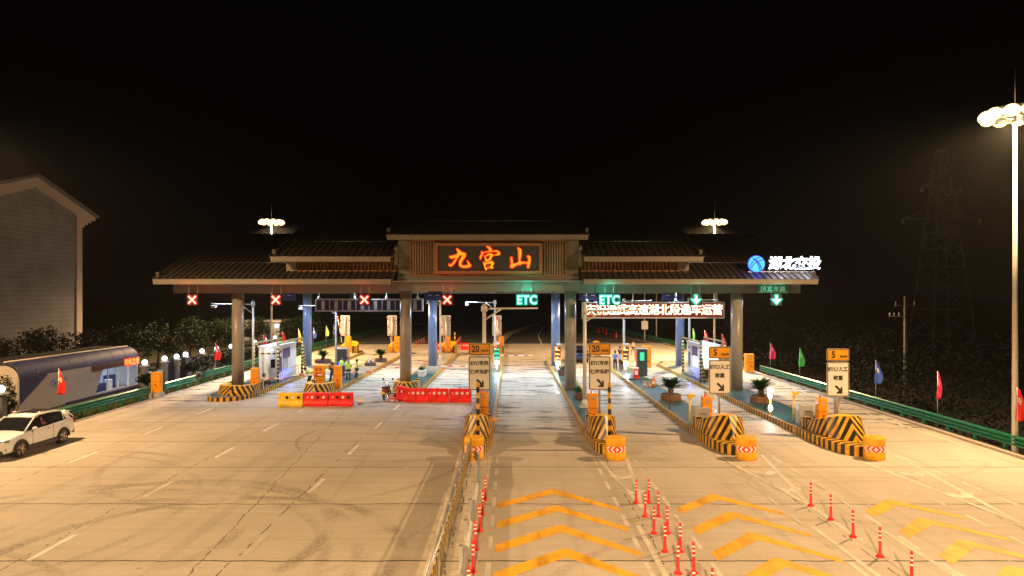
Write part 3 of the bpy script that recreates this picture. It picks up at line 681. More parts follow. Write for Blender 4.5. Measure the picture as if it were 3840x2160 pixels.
for lx, lc, le in ((1903, (.08, .06, 1), 45), (1965, (.8, .85, 1), 45), (2025, (.8, .85, 1), 45)):
    ld = bpy.data.lights.new('sign_light', 'POINT'); ld.energy = le; ld.color = lc; ld.shadow_soft_size = .03
    lo = bpy.data.objects.new('sign_light', ld); COL.objects.link(lo); lo.parent = rs; lo.location = (px(lx, Ys), Ys-.5, cz-.1)
fz = pz(684, Ys)
fm = MB().box(cx-rr, px(2052, Ys), Ys+.1, Ys+.16, fz-.02, fz+.04).box(px(1935, Ys), px(2052, Ys), Ys+.12, Ys+.16, cz+.25, cz+.3)
for xx in (1892, 1913, 1937, 1957, 1980, 2003, 2025, 2048): fm.box(px(xx, Ys)-.02, px(xx, Ys)+.02, Ys+.1, Ys+.15, 8.5, cz)
fm.build('sign_frame', M_['steel'], rs)

# ------------------------------------------------------------------ lane signals
CROSS = lambda r, w_: [(-r, -r+w_), (-w_, 0), (-r, r-w_), (-r+w_, r), (0, w_), (r-w_, r), (r, r-w_), (w_, 0), (r, -r+w_), (r-w_, -r), (0, -w_), (-r+w_, -r)]
def flat(name, pts, mat, par, x, y, z, d=.03):
    return MB().prism([(x+a, z+b) for a, b in pts], 'y', y, y+d).build(name, mat, par)
SIGX = [(-22.0, 'x'), (-16.25, 'x'), (-10.15, 'x'), (-4.46, 'x'), (1.02, 'e'), (6.7, 'e'), (12.66, 'd'), (18.2, 'd')]
WHO = ['over the outermost lane beside the left verge', 'above the lane beyond the first booth', 'in front of the dark message board', 'over the lane with the row of red barriers', 'beside the name board column over the chevron lane', 'above the start of the long red message board', 'above the end of the red message board', 'below the green over-wide lane plate']
for (x, k), who in zip(SIGX, WHO):
    kind = {'x': 'red cross', 'e': 'green ETC', 'd': 'green down arrow'}[k]
    t = thing('lane_signal', f'{kind} lane signal {who}', 'lane signal', (x, 47.0, 6.74), 0, 'lane signals hanging under the canopy')
    MB().box(-(.8 if k == 'e' else .42), (.8 if k == 'e' else .42), .0, .22, -.40, .38).build('casing', M_['deep'], t, bevel=.02)
    MB().cyl((-.3, .12, .3), (-.3, .12, 1.1), .02, n=6).cyl((.3, .12, .3), (.3, .12, 1.1), .02, n=6).build('hanger', M_['steel'], t)
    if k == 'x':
        flat('halo_field', [(-.34, -.36), (.34, -.36), (.34, .34), (-.34, .34)], emit('red_halo_%d' % int(x*10), (.75, .0, .0), .1), t, 0, -.02, 0, .018)  # faint glowing panel stands in for red glare round the cross
        flat('cross', CROSS(.36, .15), E_['redhalo'], t, 0, -.05, 0); flat('cross_core', CROSS(.285, .068), E_['redcore'], t, 0, -.075, 0, .02)
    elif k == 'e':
        flat('halo_field', rrect(-.76, .76, -.38, .36, .12), emit('green_halo_%d' % int(x*10), (0, .30, .20), .07), t, 0, -.02, 0, .018)  # faint glowing panel stands in for green glare round the letters
        text('lettering', 'ETC', .84, E_['ghalo'], t, (0, -.04, -.03), .02, .085, spacing=1.12, sx=.86); text('letter_core', 'ETC', .84, E_['gcore'], t, (0, -.09, -.03), .02, .006, spacing=1.12, sx=.86)
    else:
        flat('halo_field', rrect(-.36, .36, -.38, .36, .12), emit('green_halo_%d' % int(x*10), (0, .30, .2), .07), t, 0, -.02, 0, .018)  # same painted glare behind the arrow
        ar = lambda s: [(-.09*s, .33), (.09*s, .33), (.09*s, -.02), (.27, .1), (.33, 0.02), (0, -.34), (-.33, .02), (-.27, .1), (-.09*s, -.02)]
        flat('arrow', [(a*1.3, b*1.22) for a, b in ar(1.2)], E_['ghalo'], t, 0, -.05, 0); flat('arrow_core', [(a*.85, b*.88) for a, b in ar(1)], E_['gcore'], t, 0, -.08, 0, .02)
    ld = bpy.data.lights.new('signal_wash', 'POINT'); ld.energy = 30 if k != 'e' else 90; ld.color = (1, .03, .02) if k == 'x' else (.0, 1, .65); ld.shadow_soft_size = .03
    lo = bpy.data.objects.new('signal_wash', ld); COL.objects.link(lo); lo.parent = t; lo.location = (0, -.75, .72)  # added lamp off the casing, imitates the coloured glare on the beam
# over-wide lane plate
t = thing('lane_plate', 'green over-wide lane plate hanging below the fascia', 'sign', (18.15, 47.5, 7.35), 0)
MB().box(-1.05, 1.05, 0, .06, -.12, .62).build('plate', pbr('green_sign_face', (.005, .12, .07), .4), t)
text('lettering', '超宽车道', .40, M_['refl'], t, (0, -.015, .12), .008, .006, spacing=1.25); text('caption', 'EXTRA WIDE', .2, M_['refl'], t, (0, -.015, .47), .008, .003, spacing=1.2)
MB().box(-.9, .9, .07, .1, .5, .9).build('plate_mount', M_['steel'], t)

# message boards
def board(name, label, x0, x1, z0, z1, Y, lit):
    t = thing(name, label, 'message board', ((x0+x1)/2, Y, (z0+z1)/2)); w2 = (x1-x0)/2; h2 = (z1-z0)/2; W_ = 1
    f = MB().box(-w2, w2, -.02, .45, h2-.1, h2).box(-w2, w2, -.02, .45, -h2, -h2+.1).box(-w2, -w2+.1, -.015, .44, -h2+.1, h2-.1).box(w2-.1, w2, -.015, .44, -h2+.1, h2-.1)
    f.build('board_frame', M_['polew'] if lit else M_['greyp'], t)
    MB().box(-w2+.1, w2-.1, .06, .4, -h2+.1, h2-.1).build('board_face', E_['ledbg'] if lit else M_['bluedk'], t)
    hg = MB()
    for q in (.03, .36, .66, .95):
        x = -w2+2*w2*q; hg.cyl((x, .2, h2), (x, .2, 8.0-(z0+z1)/2), .045, n=8); hg.cyl((x, .2, h2), (x, .2, h2+.22), .16, .06, n=8)
    hg.build('hanger', M_['polew'], t)
    if lit:
        s = '庆祝通武高速湖北段通车运营'; n = len(s); cw = (2*w2-.35)/n
        for i, ch in enumerate(s):
            x = -w2+.2+cw*(i+.5)
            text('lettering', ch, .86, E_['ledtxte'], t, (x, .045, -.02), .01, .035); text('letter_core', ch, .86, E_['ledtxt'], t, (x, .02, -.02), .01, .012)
    else:
        g = MB(); b = MB(); n = 8; cw = (2*w2-.2)/n
        for i in range(n):
            x = -w2+.1+cw*i
            if i: g.box(x-.025, x+.025, -.01, .06, -h2+.1, h2-.1)
            MB().box(x+cw*.38, x+cw*.62, .0, .055, -h2+.14, h2-.16).build('panel_box', M_['greyp'], t)
        g.build('panel_divider', M_['greyp'], t)
    return t
board('message_board', 'long message board glowing red with white Chinese text under the canopy', 5.36, 16.2, 5.28, 6.54, 52, True)
board('message_board', 'dark unlit message board hung from rods between two columns', -15.0, -6.8, 5.8, 6.77, 52, False)
for x, who in ((-17.3, 'by the second red cross'), (-11.7, 'above the unlit message board'), (-6.0, 'beside the red cross over the red barriers'), (5.9, 'behind the green ETC by the long board'), (12.2, 'behind the down arrow above the long board')):
    Y = 60; t = thing('sign_back', f'small dark hanging casing {who}', 'sign', (x*Y/47 if 0 else x*1.15, Y, 7.0), 0, 'dark casings hanging at the back of the canopy')
    MB().box(-.85, .85, 0, .2, -.42, .42).build('casing', M_['bluedk'], t, bevel=.02); MB().box(-.5, -.15, -.03, 0, .0, .06).box(.15, .5, -.03, 0, 0, .06).build('handle_plate', M_['steel'], t)
    MB().cyl((0, .1, .4), (0, .1, 1.0), .03, n=6).build('hanger', M_['steel'], t)

# ceiling lights under the canopy
first = None
k = 0
for i, x in enumerate((-22.2, -16.3, -10.6, -4.6, 1.3, 7.2, 12.8, 19.2)):
    for j, y in enumerate((52.0, 57.5, 63.0)):
        lane = ['outermost lane by the verge', 'lane beside the left booth', 'lane of the unlit board', 'lane of the red barriers', 'open ETC lane by the median', 'ETC lane with the dark car', 'lane beside the squirrel island', 'over-wide lane'][i]
        row = ['front', 'middle', 'back'][j]
        lb = f'flat ceiling lamp in the {row} row above the {lane}'
        if first is None:
            t = thing('ceiling_light', lb, 'ceiling light', (x, y, 7.93), 0, 'ceiling lamps under the canopy')
            MB().box(-.45, .45, -.3, .3, -.1, .06).build('housing', M_['whitep'], t, bevel=.01); MB().box(-.4, .4, -.25, .25, -.115, -.101).build('diffuser', E_['tube'], t)
            ld = bpy.data.lights.new('canopy_light', 'AREA'); ld.shape = 'RECTANGLE'; ld.size = .8; ld.size_y = .5; ld.energy = CEIL_P; ld.color = COOL; ld.spread = radians(150)
            lo = bpy.data.objects.new('canopy_light', ld); COL.objects.link(lo); lo.parent = t; lo.location = (0, 0, -.16)
            first = t
        else: dup(first, (x, y, 7.93), 0, lb)

# ------------------------------------------------------------------ high masts
def mast(x, y, label):
    t = thing('light_mast', label, 'light mast', (x, y, 0), 0, 'floodlight masts round the plaza')
    MB().cyl((0, 0, -.5), (0, 0, MAST_H+.3), .14, .06, n=16).build('pole', M_['polew'], t)
    MB().cyl((0, 0, MAST_H+.3), (0, 0, MAST_H+2.0), .02, .01, n=6).build('lightning_rod', M_['steel'], t)
    rg = MB(); n = 18; R_ = .95
    for i in range(n): a, b = 2*pi*i/n, 2*pi*(i+1)/n; rg.cyl((R_*cos(a), R_*sin(a), MAST_H-.35), (R_*cos(b), R_*sin(b), MAST_H-.35), .035, n=6)
    for i in range(4): a = pi/2*i; rg.cyl((0, 0, MAST_H-.35), (R_*cos(a), R_*sin(a), MAST_H-.35), .03, n=6)
    rg.build('ring', M_['steel'], t)
    for i in range(10):
        a = 2*pi*i/10+.2; cx_, cy_ = R_*cos(a), R_*sin(a)
        h = MB().box(-.26, .26, -.16, .16, -.17, .2); o = h.build('floodlight', M_['greyp'], t, (cx_, cy_, MAST_H-.15)); o.rotation_euler = (radians(-28), 0, a-pi/2)
        g = MB().sphere((0, .14, .02), .33, 14, 10, .8).build('lens', E_['lamp'], o)  # oversized lens, its swollen shape stands in for lamp glare
    side = -1 if x > 0 else 1
    ld = bpy.data.lights.new('mast_light', 'SPOT'); ld.energy = MAST_P*(1.5 if y > 60 else .6 if y > 0 else 1.0 if abs(x) > 10 else 4.6); ld.color = WARM; ld.spot_size = radians(162); ld.spot_blend = .45; ld.shadow_soft_size = .28
    lo = bpy.data.objects.new('mast_light', ld); COL.objects.link(lo); lo.parent = t; lo.location = (side*.1, 0, MAST_H-.6); lo.rotation_euler = (0, radians(9)*-side, 0)
    lp = bpy.data.lights.new('mast_spill', 'POINT'); lp.energy = SPILL_P; lp.color = WARM; lp.shadow_soft_size = .12
    l2 = bpy.data.objects.new('mast_spill', lp); COL.objects.link(l2); l2.parent = t; l2.location = (0, 0, MAST_H-.55)
    return t, lo
for (x, y), lb in zip(MASTS, ['tall floodlight mast behind the guardrail beside the red flag', 'floodlight mast by the striped kiosk, outside the frame', 'distant floodlight mast seen above the low roof by the gabled house side', 'distant floodlight mast seen above the roof near the blue disc sign',
                             'floodlight mast behind the camera on the flag side', 'floodlight mast behind the camera on the kiosk side', 'unseen floodlight mast added behind the camera on the median']):  # the median mast is added unseen to brighten the middle foreground
    mast(x, y, lb)

# ------------------------------------------------------------------ speed limit and lane signs
def lane_sign(x, y, num, lines, label, rz=0, back=False, zb=.25):
    t = thing('lane_sign', label, 'traffic sign', (x, y, zb), rz, 'speed and lane signs on the islands')
    MB().cyl((0, .09, 0), (0, .09, 4.35), .055, n=14).box(-.03, .03, .04, .09, 2.2, 4.4).build('pole', M_['steel'], t)
    w2 = .545
    def panel(nm, z0, z1, mat, edge):
        p = MB().prism(rrect(-w2, w2, z0, z1, .09), 'y', 0, .035).build(nm, M_['signedge'] if not back else M_['whitep'], t)
        MB().prism(rrect(-w2+.025, w2-.025, z0+.025, z1-.025, .075), 'y', -.004, 0).build('border', M_['ink'], p)
        MB().prism(rrect(-w2+.06, w2-.06, z0+.06, z1-.06, .05), 'y', -.008, -.004).build('panel_face', mat, p)
        return p
    a = panel('speed_panel', 3.83, 4.43, M_['signy'], 1); b = panel('lane_panel', 2.08, 3.78, M_['signw'], 1)
    if back:
        rb = MB()
        for z in (2.3, 2.65, 3.0, 3.35, 3.6, 3.98, 4.25): rb.box(-.48, .48, .036, .06, z-.03, z+.03)
        rb.build('stiffener', M_['steel'], t)
        return t
    text('number', num, .46, M_['ink'], t, (-.2 if num != '5' else -.22, -.012, 4.13), .004, .012, sx=.85); text('unit', 'km/h', .19, M_['ink'], t, (.27, -.012, 4.06), .004, .004, sx=.9)
    for i, s in enumerate(lines):
        text('lettering', s, .236, M_['ink'], t, (0, -.012, 3.42-i*.43), .004, .007)
    P = [(-.2, .17), (-.12, .25), (.08, .06), (.16, .14), (.2, -.16), (-.1, -.13), (-.02, -.05)]
    ar = [(-.17, .13), (-.09, .21), (.10, .02), (.10, .17), (.17, .10), (.17, -.2), (-.12, -.2), (-.05, -.13), (.03, -.13+.06)]
    ar = [(-.2, .16), (-.12, .24), (.09, .03), (.10, .17), (.18, .10), (.18, -.19), (-.13, -.19), (-.07, -.10), (.02, -.05)]
    flat('arrow', ar, M_['ink'], t, .03, -.012, 2.42, .004)
    return t
lane_sign(-1.62, 34.0, '20', ['ETC专用', '保持车距'], '20 km/h and ETC keep-distance sign above the block at the median guardrail')
lane_sign(4.38, 34.1, '20', ['ETC专用', '保持车距'], '20 km/h and ETC keep-distance sign on the island between the two ETC lanes')
lane_sign(10.32, 33.9, '5', ['ETC/人工', '称重'], '5 km/h weighing sign in front of a column on the squirrel island', zb=.08)
lane_sign(15.95, 33.4, '5', ['ETC/人工', '称重'], '5 km/h weighing sign standing before the green guardrail', zb=.02)
for x, lb in ((-19.35, 'back of a lane sign at the far end of the booth island'), (-13.9, 'back of a lane sign seen at the far end of the island with workers'), (-7.65, 'back of a lane sign between the blue column and the thin pole'), (-1.75, 'back of a lane sign tinted green behind the open ETC lane barrier')):
    lane_sign(x, 79.2, '5', [], lb, pi, True)
# crack-free pole colouring: striped warning poles
for x, lb in ((-1.55, 'black and yellow warning pole behind the barrel at the median guardrail'), (4.44, 'black and yellow warning pole on the island between the two ETC lanes')):
    t = thing('warning_pole', lb, 'pole', (x, 31.05, .4), 0, 'striped warning poles on island noses')
    MB().cyl((0, 0, 0), (0, 0, 2.7), .078, n=16).build('shaft', M_['pole_str'], t); MB().cyl((0, 0, 0), (0, 0, .04), .14, n=16).build('base', M_['crashp'], t)
t = thing('warning_pole', 'far short striped warning pole beside the far yellow block', 'pole', (-6.9, 82.5, .27), 0, 'striped warning poles on island noses')
MB().cyl((0, 0, 0), (0, 0, 2.4), .1, n=12).build('shaft', M_['pole_str'], t)

# crash barrels
b0 = None
for x, lb in ((-1.64, 'orange crash barrel at the end of the median guardrail'), (4.48, 'orange crash barrel in front of the block between the ETC lanes'), (10.12, 'orange crash barrel in front of the squirrel island'), (15.65, 'orange crash barrel closest to the green flag-lined guardrail')):
    if b0 is None:
        b0 = thing('crash_barrel', lb, 'crash barrel', (x, 29.55, 0), 0, 'orange crash barrels at the island noses')
        MB().lathe([(.40, 0), (.435, .02), (.435, .33), (.425, .35), (.425, .62), (.435, .64), (.435, .9), (.42, .95), (.36, .965), (.34, .955), (.0001, .955)], 40).build('drum', M_['barrel'], b0)
        MB().lathe([(.17, .955), (.17, .985), (.15, .995), (.0001, .995)], 20).build('lid', M_['barrel'], b0)
        n = 28; bd = MB()
        for i in range(n):
            a, b = radians(-90-62+124*i/n), radians(-90-62+124*(i+1)/n)
            bd.add([(.44*cos(a), .44*sin(a), .36), (.44*cos(b), .44*sin(b), .36), (.44*cos(b), .44*sin(b), .61), (.44*cos(a), .44*sin(a), .61)], [(0, 1, 2, 3)], [[(i/n, 0), ((i+1)/n, 0), ((i+1)/n, 1), (i/n, 1)]])
        bd.build('arrow_band', M_['band'], b0)
    else: dup(b0, (x, 29.5, 0), 0 if x < 9 else radians(-18), lb)

# delineator posts
p0 = None
def delin(x, y, label, grp, s=1.0):
    global p0
    if p0 is None:
        p0 = thing('delineator_post', label, 'delineator post', (x, y, .006), 0, grp)
        MB().lathe([(.115, 0), (.10, .02), (.06, .05), (.045, .1), (.038, .16), (.035, .74), (.032, .78), (.02, .8), (.0001, .8)], 18).build('body', M_['redpost'], p0)
        for z in (.44, .56, .67): MB().lathe([(.0385, z), (.0385, z+.035)], 18).build('reflective_band', M_['refl'], p0)
        p0['group'] = grp; return p0
    o = dup(p0, (x, y, .006), R.uniform(0, 6), label); o['group'] = grp
    o.scale = (s, s, s); o.rotation_euler = (R.uniform(-.035, .035), R.uniform(-.035, .035), R.uniform(0, 6)); return o
ORD = ['first', 'second', 'third', 'fourth', 'fifth', 'sixth', 'seventh', 'eighth']
def gp(x, y): Y = 12191/(y-741); return px(x, Y), Y
for i, (x, y) in enumerate(((1221, 1261), (1214, 1298), (1208, 1339), (1197, 1386), (1190, 1442), (1178, 1512))):
    delin(*gp(x, y-3), f'red post beside the median guardrail, {ORD[i]} counting from the barrel', 'red posts along the median guardrail')
for i, (x, y) in enumerate(((1600, 1268), (1623, 1303), (1645, 1345), (1673, 1391), (1706, 1446), (1744, 1520))):
    delin(*gp(x, y-3), f'red post, {ORD[i]} from the island in the line beside the ETC chevrons', 'red posts in the double row')
for i, (x, y) in enumerate(((1632, 1267), (1657, 1303), (1680, 1345), (1711, 1391), (1746, 1445), (1791, 1520))):
    delin(*gp(x, y-3), f'red post, {ORD[i]} from the island in the double row\'s outer line', 'red posts in the double row')
for i, (x, y) in enumerate(((2040, 1276), (2090, 1311), (2146, 1354), (2214, 1404), (2293, 1470), (2387, 1545))):
    delin(*gp(x, y-3), f'red post in the single row, {ORD[i]} counting from the squirrel island', 'red posts in the single row')
for i in range(5): delin(-13.1+.05*i, 90.5+i*2.4, f'far red and white post behind the column, {ORD[i]} in its line', 'far posts behind the column', 1.0)
for i in range(7): delin(-7.5-.05*i, 88.5+i*2.5, f'far red and white post beside the far barriers, {ORD[i]} in its line', 'far posts beside the far red barriers', 1.05)

# water barriers
def wbarrier(x, y, ln, h, rz, mat, label, grp='water barriers closing the lanes', holes=3):
    t = thing('water_barrier', label, 'water barrier', (x, y, 0), rz, grp)
    w2 = ln/2; sec = [(-.22, 0), (.22, 0), (.22, .12), (.11, h*.42), (.11, h-.05), (.08, h), (-.08, h), (-.11, h-.05), (-.11, h*.42), (-.22, .12)]
    def ring(xx, s=1): return [(xx, a*s, b) for a, b in sec]
    mb = MB(); rows = [ring(-w2), ring(-w2+.06), ring(w2-.06), ring(w2)]; rows[0] = ring(-w2, .85); rows[3] = ring(w2, .85)
    # taper the ends inward at the top
    vs = [v for r_ in rows for v in r_]; n = len(sec); fs = [tuple(range(n))[::-1], tuple(3*n+i for i in range(n))]
    for j in range(3):
        for i in range(n): fs.append((j*n+i, j*n+(i+1) % n, (j+1)*n+(i+1) % n, (j+1)*n+i))
    mb.add(vs, fs); mb.build('shell', mat, t, bevel=.02)
    rb = MB().box(-w2+.12, w2-.12, -.24, -.1, .1, .16)
    for q in (-.3, 0, .3): rb.box(q*ln-.12, q*ln+.12, -.232, -.2, 0.005, .06)
    rb.build('foot_ledge', mat, t, bevel=.01)
    for q in range(holes):
        xx = -w2+ln*(.36+.23*q); z = h*.66
        MB().cyl((xx, -.118, z), (xx, -.108, z), .095, n=20).build('reflector', M_['refl'] if (q+int(x*3)) % 2 or mat is M_['red'] and x > -7 else M_['dark'], t)
    MB().box(-w2+.17*ln-.03, -w2+.17*ln+.03, -.118, -.108, h*.6, h*.72).build('sticker', M_['refl'], t)
    MB().cyl((0, 0, h-.02), (0, 0, h+.03), .06, n=12).build('cap', mat, t)
    return t
wbarrier(-14.05, 43.4, 1.56, .86, radians(1), M_['yellow'], 'yellow water barrier at the end of the red pair')
wbarrier(-12.48, 43.5, 1.56, .86, 0, M_['red'], 'red water barrier next to the yellow one')
wbarrier(-10.9, 43.55, 1.56, .86, radians(-1), M_['red'], 'red water barrier at the open end beside the parked motorcycle')
wbarrier(-7.35, 45.75, 1.3, .95, radians(-52), M_['red'], 'red water barrier turned at an angle beside the stool')
wbarrier(-6.33, 45.2, 1.42, .9, radians(-2), M_['red'], 'red water barrier with dark holes next to the angled one')
wbarrier(-4.93, 45.15, 1.45, .9, radians(-1), M_['red'], 'red water barrier in the middle of the four beside the column')
wbarrier(-3.42, 45.1, 1.5, .9, 0, M_['red'], 'red water barrier next to the median island sign')
wbarrier(-6.05, 87.9, 1.15, .85, 0, M_['red'], 'far red water barrier beside the thin posts', 'far water barriers'); wbarrier(-9.5, 87.9, .9, .85, 0, M_['red'], 'far red water barrier half hidden by the blue column', 'far water barriers')

# barrier machines, cabinets and boom arms
def machine(x, y, label, w_=.46, h=1.55, d=.42, grille=False, rz=0, beacon=False, z=.26):
    t = thing('barrier_machine', label, 'barrier machine', (x, y, z), rz, 'orange barrier machines')
    MB().box(-w_/2, w_/2, -d/2, d/2, .06, h).build('cabinet', M_['orange'], t, bevel=.03)
    MB().box(-w_/2-.03, w_/2+.03, -d/2-.03, d/2+.03, 0, .06).build('plinth', M_['greyp'], t)
    MB().box(-w_/2-.01, w_/2+.01, -d/2-.012, d/2+.01, h*.56, h*.575).build('seam', pbr('seam_%s' % id(t), (.35, .1, .01), .5), t)
    MB().box(w_*.12, w_*.3, -d/2-.02, -d/2-.002, h*.3, h*.33).build('latch', M_['black'], t)
    if grille:
        g = MB()
        for (a, b, c, e) in ((-.22, -.06, 1.2, 1.42), (.05, .22, 1.2, 1.42), (-.22, -.06, .95, 1.08), (.05, .22, .95, 1.08)):
            k = 0
            while c+k < e: g.box(a, b, -d/2-.012, -d/2-.002, c+k, c+k+.02); k += .04
        g.build('grille', M_['black'], t)
    else:
        MB().cyl((0, -d/2-.012, h-.22), (0, -d/2-.002, h-.22), .085, n=18).build('round_vent', M_['greyp'], t)
        MB().cyl((.02, -d/2-.012, .62), (.02, -d/2-.002, .62), .07, n=14).cyl((-.06, -d/2-.012, .8), (-.06, -d/2-.002, .8), .015, n=8).cyl((.1, -d/2-.012, .8), (.1, -d/2-.002, .8), .015, n=8).build('badge', M_['redpost'], t)
    if beacon:
        MB().cyl((-.08, 0, h), (-.08, 0, h+.16), .035, n=10).build('beacon', E_['beacon'], t)
    return t
def arm(parent_label, x0, x1, y, z, label):
    t = thing('boom_arm', label, 'barrier arm', (x0, y, z), 0, 'red and white boom arms')
    MB().cyl((0, 0, 0), (x1-x0, 0, .04), .045, .035, n=10).build('arm', M_['arm'], t)
    return t
machine(-1.45, 35.6, 'orange machine with a round vent behind the block at the median', beacon=True, h=1.75)
machine(4.2, 35.5, 'orange machine with a round vent on the narrow island between ETC lanes', beacon=True, h=1.7)
machine(10.05, 35.3, 'orange machine with a badge on the squirrel island, under the 5 km/h sign', beacon=True, h=1.55)
machine(15.95, 35.2, 'orange machine with a badge nearest the green guardrail', beacon=True, h=1.5)
machine(-18.2, 48.4, 'orange machine between the outer column and the seated man', .52, 1.65, .5)
machine(-14.32, 50.8, 'wide orange cabinet with four grilles near the stooping worker', .74, 1.6, .6, True)
machine(-12.7, 49.8, 'orange machine between the green-shirted man and the vested workers', .52, 1.65, .5)
machine(-24.5, 47.1, 'orange machine on a concrete base at the guardrail gap by the kiosk', .6, 1.45, .5, z=.3)
machine(21.6, 62.2, 'orange machine at the end of the guardrail behind the outer column', .75, 1.7, .6, z=0)
machine(12.6, 64.0, 'pale orange machine against the blue column beside the right-hand booth', .8, 2.0, .7)
MB().box(-.35, .35, -.35, .35, -.36, 0).build('concrete_base', M_['bwhite'], [o for o in bpy.data.objects if o.get('label') == 'orange machine on a concrete base at the guardrail gap by the kiosk'][0])
for xx, yy, lb in ((-19.4, 81.0, 'far orange machine at the end of the booth island'), (-13.6, 80.8, 'far orange machine at the end of the workers island'), (-7.6, 80.8, 'far orange machine beside the far red barriers'), (-1.3, 80.6, 'far orange machine at the start of the curving median'), (8.95, 72.5, 'far orange machine behind the two men in blue')):
    machine(xx, yy, lb, .6, 1.9, .5)
arm(0, -17.9, -15.9, 48.5, 1.12, 'boom arm reaching from the seated man over the lane')
arm(0, -16.3, -14.0, 50.3, 1.14, 'boom arm held down at the stooping worker')
arm(0, -12.4, -10.2, 50.4, 1.35, 'boom arm behind the vested workers')
arm(0, -9.9, -8.1, 54, 1.3, 'boom arm ending at the central column')
arm(0, -5.9, -1.9, 56.5, 1.15, 'boom arm across the lane behind the red barriers')
arm(0, -1.4, 1.95, 66.8, 1.12, 'boom arm closing the open ETC lane')
arm(0, 5.6, 9.0, 72, 1.2, 'boom arm behind the dark car'); arm(0, 11.4, 14.2, 74, 1.2, 'far boom arm beyond the payment machine')
arm(0, 18.6, 21.4, 62.2, 1.5, 'boom arm of the machine at the guardrail end')
for xx, lb in ((-19.6, 'raised boom arm leaning at the far end of the booth island'), (-13.9, 'raised boom arm before the back of the second lane sign'), (-7.8, 'raised boom arm before the lane sign back by the thin pole'), (-1.35, 'raised boom arm before the green-tinted sign back')):
    t = thing('boom_arm', lb, 'barrier arm', (xx, 78.6, 1.6), 0, 'raised boom arms'); MB().cyl((0, 0, 0), (-.45, -.1, 3.0), .06, .05, n=8).build('arm', M_['arm'], t)

# LED price towers with flash lamp
def tower(x, y, green, label):
    t = thing('lane_display', label, 'display', (x, y, .26), 0, 'lane displays with flash lamps')
    MB().box(-.3, .3, 0, .28, .95, 2.3).build('casing', M_['orange'], t, bevel=.03); MB().cyl((0, .14, 0), (0, .14, .95), .08, n=12).build('stand', M_['whitep'], t)
    MB().box(-.25, .25, -.015, 0, 1.02, 2.22).build('display_face', emit('disp_%d' % int(x*10), (.25, .004, .01) if not green else (.0, .2, .1), .6), t)
    g = MB(); rr_ = random.Random(int(x*7)+3)
    for j, z in enumerate((1.92, 1.55, 1.2)):
        for i in range(3): 
            if rr_.random() < .85: a = -.2+.14*i; g.box(a, a+.11, -.03, -.016, z, z+.05+.12*rr_.random())
    g.build('digits', E_['ledgrn'] if green else E_['ledyel'], t)
    MB().box(-.21, -.03, -.03, -.016, 2.0, 2.2).build('indicator', E_['ledred'] if green else E_['redcore'], t)
    MB().box(-.1, .3, -.2, .1, 2.42, 2.54).cyl((.05, .1, 2.3), (.05, .1, 2.45), .03, n=6).build('camera_head', M_['whitep'], t, bevel=.02)
    MB().box(-.17, .17, -.3, -.12, .68, .92).build('flash_lamp', E_['flash'], t, bevel=.03)
    ld = bpy.data.lights.new('flash_light', 'POINT'); ld.energy = 60; ld.color = (.8, .93, 1); ld.shadow_soft_size = .03
    lo = bpy.data.objects.new('flash_light', ld); COL.objects.link(lo); lo.parent = t; lo.location = (0, -.5, .8)
tower(-1.35, 60.5, True, 'green lit lane display with a glaring lamp behind the ETC sign')
tower(4.02, 60.0, False, 'red and yellow lane display with a glaring lamp against the blue column')
tower(10.0, 60.0, False, 'red and yellow lane display with a glaring lamp near the two men in blue')

# payment machines
def paymachine(x, y, screen, label):
    t = thing('payment_machine', label, 'payment machine', (x, y, .26), 0, 'tall payment machines')
    MB().box(-.4, .45, -.4, .4, 0, 2.25).build('cabinet', pbr('dark_green_metal', (.02, .045, .045), .4), t, bevel=.02)
    s = 1 if x < 0 else -1
    MB().box(s*.46 if s > 0 else -.52, s*.46+.06 if s > 0 else -.405, -.38, .38, .02, 2.2).build('side_panel', pbr('salmon_panel_%s' % s, (.55, .2, .1), .5), t)
    MB().box(-.46, .52, -.45, .45, 2.25, 2.31).build('cap', M_['greyp'], t)
    if screen == 'b': MB().box(-.25, .28, -.42, -.4, .85, 1.2).build('screen', E_['scrblue'], t)
    else: MB().prism(rrect(-.18, .18, 1.3, 2.0, .05), 'y', -.42, -.4).build('screen', E_['scrgrn'], t)
    MB().box(-.2, .2, -.43, -.405, .55, .62).build('slot', M_['black'], t)
paymachine(-14.3, 57.6, 'b', 'tall dark payment machine with a blue screen among the workers')
paymachine(10.9, 57.6, 'g', 'tall dark payment machine with a green screen on the squirrel island')

# sensor poles, cabinets
def sensor(x, y, label, lit=False):
    t = thing('sensor_pole', label, 'sensor', (x, y, .26), 0, 'yellow sensor poles')
    MB().cyl((0, 0, 0), (0, 0, 1.35), .05, n=12).build('pole', M_['yellow'], t); MB().box(-.11, .11, -.14, .12, 1.3, 1.55).box(.0, .24, -.16, .02, 1.42, 1.53).build('head', M_['yellow'] if not lit else M_['whitep'], t, bevel=.02)
    if lit:
        MB().sphere((-.05, -.12, 1.15), .11, sz=1.6).sphere((-.03, -.12, .45), .11, sz=1.6).build('lamp', E_['flash'], t); MB().box(-.2, .08, -.2, -.13, 1.36, 1.54).build('top_lamp', E_['wcore'], t)
        ld = bpy.data.lights.new('sensor_light', 'POINT'); ld.energy = 28; ld.color = (.8, .93, 1); ld.shadow_soft_size = .03
        lo = bpy.data.objects.new('sensor_light', ld); COL.objects.link(lo); lo.parent = t; lo.location = (-.1, -.4, .8)
    else: MB().cyl((.05, -.17, 1.38), (.05, -.14, 1.38), .04, n=10).build('lens', M_['refl'], t)
sensor(9.45, 36.3, 'yellow sensor pole beside the cabinet on the squirrel island'); sensor(15.35, 37.2, 'yellow sensor pole beside the cabinet nearest the guardrail'); sensor(14.6, 38.6, 'sensor pole with two glaring white lamps on the outer island', True)
